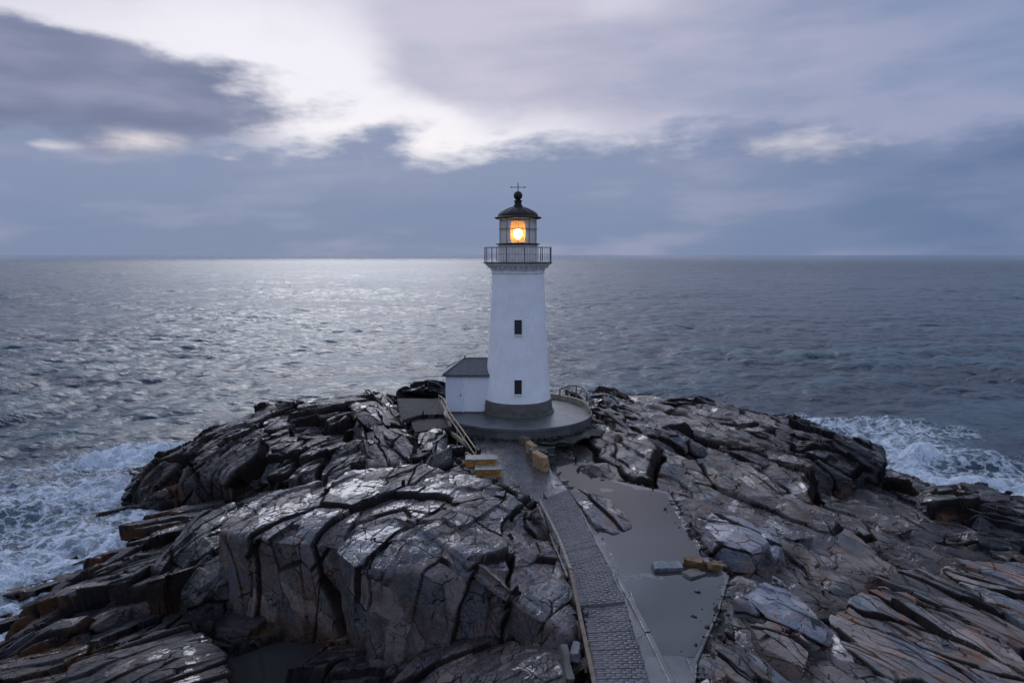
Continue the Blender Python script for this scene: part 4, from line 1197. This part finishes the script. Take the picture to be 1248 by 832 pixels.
# timber rail along the brick path
t0 = at(657, 617, 5.1); t1 = at(695, 706, 5.1); t2 = at(722, 838, 5.1); 
tr_ = thing('timber_rail', 'long weathered timber rail on short posts along the left side of the brick path', 'rail', t1)
T_ = lambda p_, dz=0, dx=0: (p_[0] - t1[0] + dx, p_[1] - t1[1], p_[2] - t1[2] + dz)
def beam(bm, a_, b_, w_, h_):
    from mathutils import Vector, Matrix
    A_, B_2 = Vector(a_), Vector(b_); d_ = (B_2 - A_); m_ = d_.to_track_quat('Y', 'Z').to_matrix().to_4x4()
    M_ = Matrix.Translation((A_ + B_2) / 2) @ m_ @ Matrix.Diagonal((w_, d_.length, h_, 1))
    bmesh.ops.create_cube(bm, size=1, matrix=M_)
tm_ = at(680, 665, 5.1)
bm = bmesh.new(); beam(bm, T_(t0, .42), T_(tm_, .5), .13, .12); beam(bm, T_(tm_, .5), T_(t1, .5), .15, .12); obj('beam', bm, M['wood'], tr_, bevel=.015)
t3 = (t2[0] + (t2[0] - t1[0]) * .6, t2[1] + (t2[1] - t1[1]) * .6, t2[2])
bm = bmesh.new(); beam(bm, T_(t1, .44), T_(t3, .5), .15, .14); obj('beam', bm, M['wood2'], tr_, bevel=.015)
bm = bmesh.new(); beam(bm, T_(t0, .12, -.1), T_(t1, .15, -.14), .1, .1); obj('lower_beam', bm, M['wood'], tr_, bevel=.015)
for i in range(9):
    f = i / 8 * 1.9
    p_ = [a2 + (b2 - a2) * f for a2, b2 in zip(t0, t1)] if f <= 1 else [a2 + (b2 - a2) * (f - 1) * 1.2 for a2, b2 in zip(t1, t2)]
    bm = bmesh.new(); add_box(bm, T_(p_, .0, -.02), (.1, .1, .95), rz=random.uniform(-.2, .2), rx=random.uniform(-.05, .05)); obj('post', bm, M['wood2'], tr_, bevel=.01)

# ------------------------------------------------------------------ sea
def ocean_tile(N, Lm, V, wdir, seed, small=0.25, spread=2):
    rs = np.random.RandomState(seed)
    k = 2 * np.pi * np.fft.fftfreq(N, Lm / N)
    KX, KY = np.meshgrid(k, k, indexing='ij'); kk = np.hypot(KX, KY); kk[0, 0] = 1e-6
    Lw = V * V / 9.81
    cosf = (KX * math.cos(wdir) + KY * math.sin(wdir)) / kk
    Ph = np.exp(-1 / (kk * Lw) ** 2) / kk ** 4 * np.abs(cosf) ** spread * np.exp(-(kk * small) ** 2)
    Ph[0, 0] = 0
    h = (rs.randn(N, N) + 1j * rs.randn(N, N)) * np.sqrt(Ph)
    hz = np.fft.ifft2(h).real; s_ = hz.std()
    dx = np.fft.ifft2(1j * h * KX / kk).real / s_; dy = np.fft.ifft2(1j * h * KY / kk).real / s_
    return hz / s_, dx, dy


def samp(T, x, y, Lm):
    N = T.shape[0]
    u = (x / Lm * N) % N; v = (y / Lm * N) % N
    i = np.floor(u).astype(int); j = np.floor(v).astype(int); a = u - i; b_ = v - j
    i %= N; j %= N
    i1 = (i + 1) % N; j1 = (j + 1) % N
    return (T[i, j] * (1 - a) + T[i1, j] * a) * (1 - b_) + (T[i, j1] * (1 - a) + T[i1, j1] * a) * b_


ky = [24.0]
while ky[-1] < 40000:
    y_ = ky[-1]; ky.append(y_ * (1 + (0.0026 if y_ < 120 else 0.0026 + min(1, (y_ - 120) / 900) * 0.012)))
ky = np.array([0.5, 8, 16] + ky); tj = np.concatenate([np.linspace(-4, -1.25, 30)[:-1], np.arange(-1.25, 1.25, 0.0042), np.linspace(1.25, 4, 30)])
SY, ST = np.meshgrid(ky, tj, indexing='ij'); SX = SY * ST
wd_ = R(-72)
t1z, t1x, t1y = ocean_tile(512, 210, 6.8, wd_, 4, .35, 2)
t2z, t2x, t2y = ocean_tile(512, 61, 3.6, wd_ + .5, 9, .12, 1.2)
fade = np.clip(1.4 - SY / 3000, 0.0, 1)
A1, A2 = 0.21, 0.11
Z = samp(t1z, SX, SY, 210) * A1 + samp(t2z, SX, SY, 61) * A2
DX = samp(t1x, SX, SY, 210) * A1 * 1.0 + samp(t2x, SX, SY, 61) * A2; DY = samp(t1y, SX, SY, 210) * A1 * 1.0 + samp(t2y, SX, SY, 61) * A2
mod = 0.75 + 1.1 * sstep(-.25, .4, fbm(SX * .012, SY * .018, None, 88, 3))
Z *= mod * fade; DX *= mod * fade; DY *= mod * fade
# surf near the shore
foam = np.zeros_like(SX)
def blob(px, py, rx, ry, a, ang=0.0):
    cx, cy, _ = at(px, py, 0); ca, sa = math.cos(ang), math.sin(ang)
    u = (SX - cx) * ca + (SY - cy) * sa; v = -(SX - cx) * sa + (SY - cy) * ca
    return a * np.exp(-(u / rx) ** 2 - (v / ry) ** 2)
FB = [(190, 590, 6, 8, 1.0, 0), (150, 560, 7, 5, .95, 0), (205, 548, 6, 4, .85, 0), (110, 605, 10, 5, .78, 0), (60, 615, 12, 6, .6, 0), (30, 690, 9, 5, .8, .5), (60, 650, 9, 5, .55, .3), (215, 628, 5, 2.5, .9, .3), (140, 655, 7, 2.5, .8, .5), (20, 735, 6, 3, .8, .6), (0, 580, 9, 8, .35, 0), (80, 570, 10, 4, .45, 0), (90, 690, 5, 2, .8, .5),
      (1105, 575, 5, 5, 1.0, 0), (1070, 540, 8, 4, .7, 0), (1098, 552, 4, 4, .85, 0), (1090, 595, 3, 4, 1.0, 0), (1115, 552, 5, 2.2, .9, 0), (1160, 590, 8, 5, .9, 0), (1220, 600, 8, 5, .8, 0), (1050, 520, 9, 4, .65, 0), (1100, 530, 10, 4, .5, 0), (1000, 512, 9, 3.5, .5, 0), (1190, 560, 9, 3.5, .42, 0), (1280, 590, 9, 6, .7, 0), (1240, 560, 9, 4, .3, 0)]
for f in FB: foam = np.maximum(foam, blob(*f))
bb = B(SX, SY); shore = np.exp(-(np.clip(-bb, 0, 9) / 1.1) ** 2) * (bb > -8) * (SY < 90) * (SY > 20)
foam = np.clip(np.maximum(foam, shore * .8), 0, 1)
churn = fbm(SX * .55, SY * .55, None, 14, 5)
near = np.clip(foam, 0, 1)
Z += near * (churn * 1.4 + .10)
# breaking wave
def ridge(px0, py0, px1, py1, h, w, sharp=1.0):
    a_ = np.array(at(px0, py0, 0)[:2]); b_ = np.array(at(px1, py1, 0)[:2]); d_ = b_ - a_; Ln = np.linalg.norm(d_); d_ /= Ln
    u = (SX - a_[0]) * d_[0] + (SY - a_[1]) * d_[1]; v = -(SX - a_[0]) * d_[1] + (SY - a_[1]) * d_[0]
    v = v + fbm(SX * .3, SY * .3, None, 5, 3) * 1.5
    env = sstep(-1.5, 1.5, u) * (1 - sstep(Ln - 2, Ln + 2, u))
    return env * h * np.where(v > 0, np.exp(-(v / w) ** 2), np.exp(-(v / (w * .45)) ** 2)) * (1 + churn * .8)
r1 = ridge(1092, 562, 1140, 556, 1.15, 1.8); r2_ = ridge(1140, 560, 1250, 568, .7, 2.5); r3_ = ridge(100, 560, 230, 556, .8, 2.2); r4 = ridge(-20, 640, 110, 618, .5, 2.5); r5 = ridge(1030, 512, 1130, 520, .6, 2.5)
Z += r1 + r2_ + r3_ + r4 + r5
foam = np.clip(foam + r1 * .5 + r3_ * .35 + r2_ * .15, 0, 1)
V = np.stack([SX - DX * 1.15, SY - DY * 1.15, Z], -1).reshape(-1, 3)
sea = np_mesh('sea', V, grid_faces(len(ky), len(tj))[:, ::-1], None or [], attrs={'foam': foam.ravel(), 'hgt': (Z / 0.5).ravel()})
tag(sea, kind='structure')
m, g, b = new_mat('sea_water')
p = pos(g)
fo = g.attr('foam')
camd = g.n('ShaderNodeVectorMath', operation='LENGTH'); g.put(camd.inputs[0], p)
dist = camd.outputs['Value']
rip = g.noise(g.mapv(p, (1, 1.25, 1), (0, 0, .35)), 1.2, 5, 0.64, 0.0).outputs[0]
rip2 = g.noise(g.mapv(p, (1, 1.6, 1), (0, 0, .3)), 0.24, 4, 0.6, 0.0).outputs[0]
rip3 = g.noise(g.mapv(p, (1, 2.0, 1), (0, 0, .25)), 0.04, 4, 0.6).outputs[0]
hh = g.m('ADD', g.m('MULTIPLY', rip, 0.28), g.m('ADD', g.m('MULTIPLY', rip2, 1.1), g.m('MULTIPLY', rip3, 3.0)))
# foam lace
wv = g.vm('ADD', p, g.vm('MULTIPLY', g.vm('SUBTRACT', g.noise(p, .35, 7, .68).outputs['Color'], (.5, .5, .5)), (4.5, 4.5, 0)))
lace = g.vor(g.mapv(wv, (1, 1.5, 1)), .75, 'DISTANCE_TO_EDGE').outputs[0]
lace2 = g.vor(g.mapv(wv, (1, 1.5, 1), loc=(3, 7, 0)), 2.1, 'DISTANCE_TO_EDGE').outputs[0]
fn = g.noise(wv, .8, 8, .68).outputs[0]; fn2 = g.noise(p, 6, 5, .7).outputs[0]
th = g.fmix(fo, .02, .42)
l1 = g.m('MULTIPLY', g.ss(g.m('DIVIDE', lace, th), 0.1, 1.0, 1, 0), g.ss(fo, .12, .45))
l2 = g.m('MULTIPLY', g.ss(g.m('DIVIDE', lace2, th), 0.1, .9, 1, 0), g.ss(fo, .3, .7, 0, .55))
solid = g.ss(g.m('ADD', g.m('MULTIPLY', fo, .75), g.m('MULTIPLY', fn, 1.1)), .9, 1.2)
F_ = g.m('MAXIMUM', g.m('MAXIMUM', l1, l2), solid, clamp=True)
F_ = g.m('MULTIPLY', F_, g.ss(fn2, .2, .6, .55, 1.0))
deep = g.mix(g.ss(g.attr('hgt'), -.3, 1.2), (0.012, 0.026, 0.040), (0.020, 0.060, 0.075))
turb = g.mix(g.ss(fo, .1, .8), deep, (0.035, 0.085, 0.11))
g.put(b.inputs['Base Color'], g.mix(F_, turb, (0.66, 0.73, 0.80)))
g.put(b.inputs['Roughness'], g.fmix(F_, g.m('MULTIPLY', g.ss(dist, 60, 1200, .14, .32), g.ss(dist, 1000, 5000, 1.0, .3)), .75))
b.inputs['IOR'].default_value = 1.333
hh = g.m('ADD', hh, g.m('MULTIPLY', F_, .25))
g.put(b.inputs['Normal'], g.bump(g.m('MULTIPLY', hh, g.ss(dist, 900, 5000, 1.0, 0.05)), 1.0, 0.75))
sea.data.materials.append(m)

# ------------------------------------------------------------------ sky
w = bpy.data.worlds.new('World'); sc.world = w; w.use_nodes = True
g = NG(w.node_tree)
out = g.n('ShaderNodeOutputWorld'); bg = g.n('ShaderNodeBackground')
g.nt.links.new(bg.outputs[0], out.inputs[0])
SUN_AZ, SUN_EL = R(-14), R(28)
sky = g.n('ShaderNodeTexSky', sky_type='NISHITA'); sky.sun_disc = False; sky.sun_elevation = SUN_EL; sky.sun_rotation = SUN_AZ; sky.ozone_density = 3; sky.dust_density = 0.6
d = g.n('ShaderNodeTexCoord').outputs['Generated']
sx = g.n('ShaderNodeSeparateXYZ'); g.put(sx.inputs[0], d)
az = g.m('MULTIPLY', g.m('ARCTAN2', sx.outputs[0], sx.outputs[1]), 180 / math.pi)
el = g.m('MULTIPLY', g.m('ARCSINE', sx.outputs[2]), 180 / math.pi)
cv = g.n('ShaderNodeCombineXYZ'); g.put(cv.inputs[0], g.m('MULTIPLY', az, .045)); g.put(cv.inputs[1], g.m('MULTIPLY', el, .105))
v_ = g.mapv(cv.outputs[0], rot=(0, 0, -.12))
nA = g.noise(v_, 1.3, 5, .5, 0).outputs[0]
nB = g.noise(g.mapv(v_, loc=(5, 3, 2)), 2.6, 6, .52, 0).outputs[0]
nC = g.noise(g.mapv(v_, (1, 1.7, 1), loc=(9, 1, 4)), 1.5, 4, .5, 0).outputs[0]
nD = g.noise(g.mapv(v_, (1, 1.25, 1), loc=(2, 8, 5)), 6.5, 5, .55, 0).outputs[0]
def gauss(a0, e0, sa, se, amp=1.0):
    x_ = g.m('POWER', g.m('ABSOLUTE', g.m('DIVIDE', g.m('SUBTRACT', az, a0), sa)), 2.0); y_ = g.m('POWER', g.m('ABSOLUTE', g.m('DIVIDE', g.m('SUBTRACT', el, e0), se)), 2.0)
    return g.m('MULTIPLY', g.m('EXPONENT', g.m('MULTIPLY', g.m('ADD', x_, y_), -1.0)), amp)
def pa(px): return math.degrees(math.atan((px - 624) / FPX))
def pe(py): return math.degrees(math.atan((416 - py) / FPX)) - math.degrees(PITCH)
def add(*xs):
    r_ = xs[0]
    for x_ in xs[1:]: r_ = g.m('ADD', r_, x_)
    return r_
S = 10.0
col3 = lambda r_, g_, b_: tuple(((c_ / 255 + .055) / 1.055) ** 2.4 * S for c_ in (r_, g_, b_))
# thin high veil: bluer and darker away from the dawn
veil = g.mix(g.ss(az, pa(700), pa(1300)), col3(198, 197, 213), col3(146, 163, 198))
veil = g.mix(g.ss(g.m('ABSOLUTE', g.m('SUBTRACT', az, -12)), 35, 100), veil, col3(182, 197, 232))
veil = g.mix(g.m('MULTIPLY', g.ss(el, 20, 28), g.ss(g.m('ABSOLUTE', az), 110, 60)), veil, col3(186, 202, 238))
veil = g.mix(g.ss(el, 38, 70), veil, col3(118, 136, 176))
upper = g.m('MULTIPLY', g.m('MULTIPLY', g.ss(el, 18.5, 29), g.ss(el, 62, 42)), gauss(-15, 30, 25, 400, 1.0))
veil = g.mix(g.m('MULTIPLY', upper, g.ss(nB, .34, .58, .3, 1.0)), veil, tuple(c_ * 3.0 for c_ in col3(214, 224, 255)))
glow2 = add(gauss(pa(430), pe(125), 12, 5.5, .85), gauss(pa(640), pe(165), 13, 3.2, .65), gauss(pa(200), pe(60), 18, 5, .58), gauss(5, 19, 7, 2.6, .6), g.m('MULTIPLY', g.m('SUBTRACT', nA, .5), .9), g.m('MULTIPLY', g.m('SUBTRACT', nB, .5), .6))
base = g.mix(g.ss(glow2, .05, .95), veil, col3(231, 229, 237))
warmth = gauss(pa(480), pe(175), 9, 2.6, .55)
base = g.mix(warmth, base, col3(246, 240, 238))
# high soft cloud in broken sheets
mh = add(gauss(pa(1080), pe(90), 19, 8, .95), gauss(pa(600), pe(30), 9, 4.5, .85), gauss(pa(560), pe(85), 6, 2.6, .42), gauss(pa(760), pe(110), 8, 3.2, .38), gauss(pa(60), pe(20), 10, 3, .25), g.m('MULTIPLY', nA, .8), g.m('MULTIPLY', nB, .7))
mh = g.ss(mh, .82, 1.36)
hc = g.mix(g.ss(az, pa(560), pa(1100)), col3(168, 169, 191), col3(122, 136, 168))
hc = g.mix(g.ss(nC, .36, .66), hc, g.mix(g.ss(az, pa(600), pa(1150)), col3(186, 183, 201), col3(146, 152, 180)))
base = g.mix(g.m('MULTIPLY', mh, .85), base, hc)
# dark ragged cloud on the left
ml = add(gauss(pa(40), pe(125), 13, 3.6, .85), gauss(pa(230), pe(158), 8, 2.6, .60), gauss(pa(-200), pe(150), 16, 4, .8), g.m('MULTIPLY', nB, 1.35), g.m('MULTIPLY', nD, .7), g.m('MULTIPLY', g.ss(el, pe(105), pe(30)), -.6))
ml = g.ss(ml, 1.2, 1.74)
lc = g.mix(g.ss(nC, .36, .66), col3(102, 112, 142), col3(134, 139, 166))
base = g.mix(g.m('MULTIPLY', ml, .94), base, lc)
# low bank with a billowing top
edge = add(el, g.m('MULTIPLY', g.m('SUBTRACT', nB, .5), 7.0), g.m('MULTIPLY', g.m('SUBTRACT', nD, .5), 3.4), g.m('MULTIPLY', gauss(pa(460), pe(190), 4, 20, 1.0), -1.3), g.m('MULTIPLY', gauss(pa(650), pe(190), 4, 20, 1.0), -.8), g.m('MULTIPLY', gauss(pa(900), pe(190), 16, 20, 1.0), -1.4))
mb = g.ss(edge, 9.2, 6.6)
bc_ = g.mix(g.ss(g.m('ADD', el, g.m('MULTIPLY', g.m('SUBTRACT', nC, .5), 6)), 1.5, 6.0), col3(112, 129, 161), col3(124, 137, 167))
bc_ = g.mix(g.m('MULTIPLY', g.ss(nC, .50, .68), .6), bc_, col3(148, 153, 179))
bc_ = g.mix(g.ss(az, pa(750), pa(1300)), bc_, g.mix(g.ss(nC, .34, .66), col3(90, 112, 148), col3(118, 130, 163)))
base = g.mix(g.m('MULTIPLY', mb, .96), base, bc_)
# small bright rifts
rift = add(gauss(pa(185), pe(186), 3.2, 1.1, .75), gauss(pa(75), pe(199), 1.8, .45, .75), gauss(pa(965), pe(186), 4.8, 1.3, .68), gauss(pa(805), pe(178), 4, .7, .5), gauss(pa(290), pe(202), 1.0, .3, .5), g.m('MULTIPLY', g.m('SUBTRACT', nD, .5), .9))
base = g.mix(g.m('MULTIPLY', g.ss(rift, .2, 1.15), .85), base, col3(243, 234, 232))
# below the horizon (never seen, only lights)
base = g.mix(g.ss(el, -.1, -3), base, col3(70, 78, 95))
fin_ = g.mix(0.985, sky.outputs[0], base)
g.put(bg.inputs[0], fin_); bg.inputs[1].default_value = 0.1

sun = bpy.data.lights.new('sun', 'SUN'); sun.energy = 0.5; sun.angle = R(30); sun.color = (.97, .98, 1.0)
so = bpy.data.objects.new('sun', sun); C.objects.link(so)
from mathutils import Vector
sd = Vector((math.sin(SUN_AZ) * math.cos(SUN_EL), math.cos(SUN_AZ) * math.cos(SUN_EL), math.sin(SUN_EL)))
so.rotation_euler = (-sd).to_track_quat('-Z', 'Y').to_euler()

sc.view_settings.view_transform = 'Standard'
sc.view_settings.look = 'None'
sc.view_settings.gamma = 1
sc.view_settings.exposure = 0.14
sc.cycles.max_bounces = 5
sc.cycles.diffuse_bounces = 3
sc.cycles.glossy_bounces = 3
sc.cycles.adaptive_threshold = 0.03
sc.cycles.transparent_max_bounces = 8
sc.cycles.use_denoising = True
sc.cycles.caustics_reflective = False
sc.cycles.caustics_refractive = False
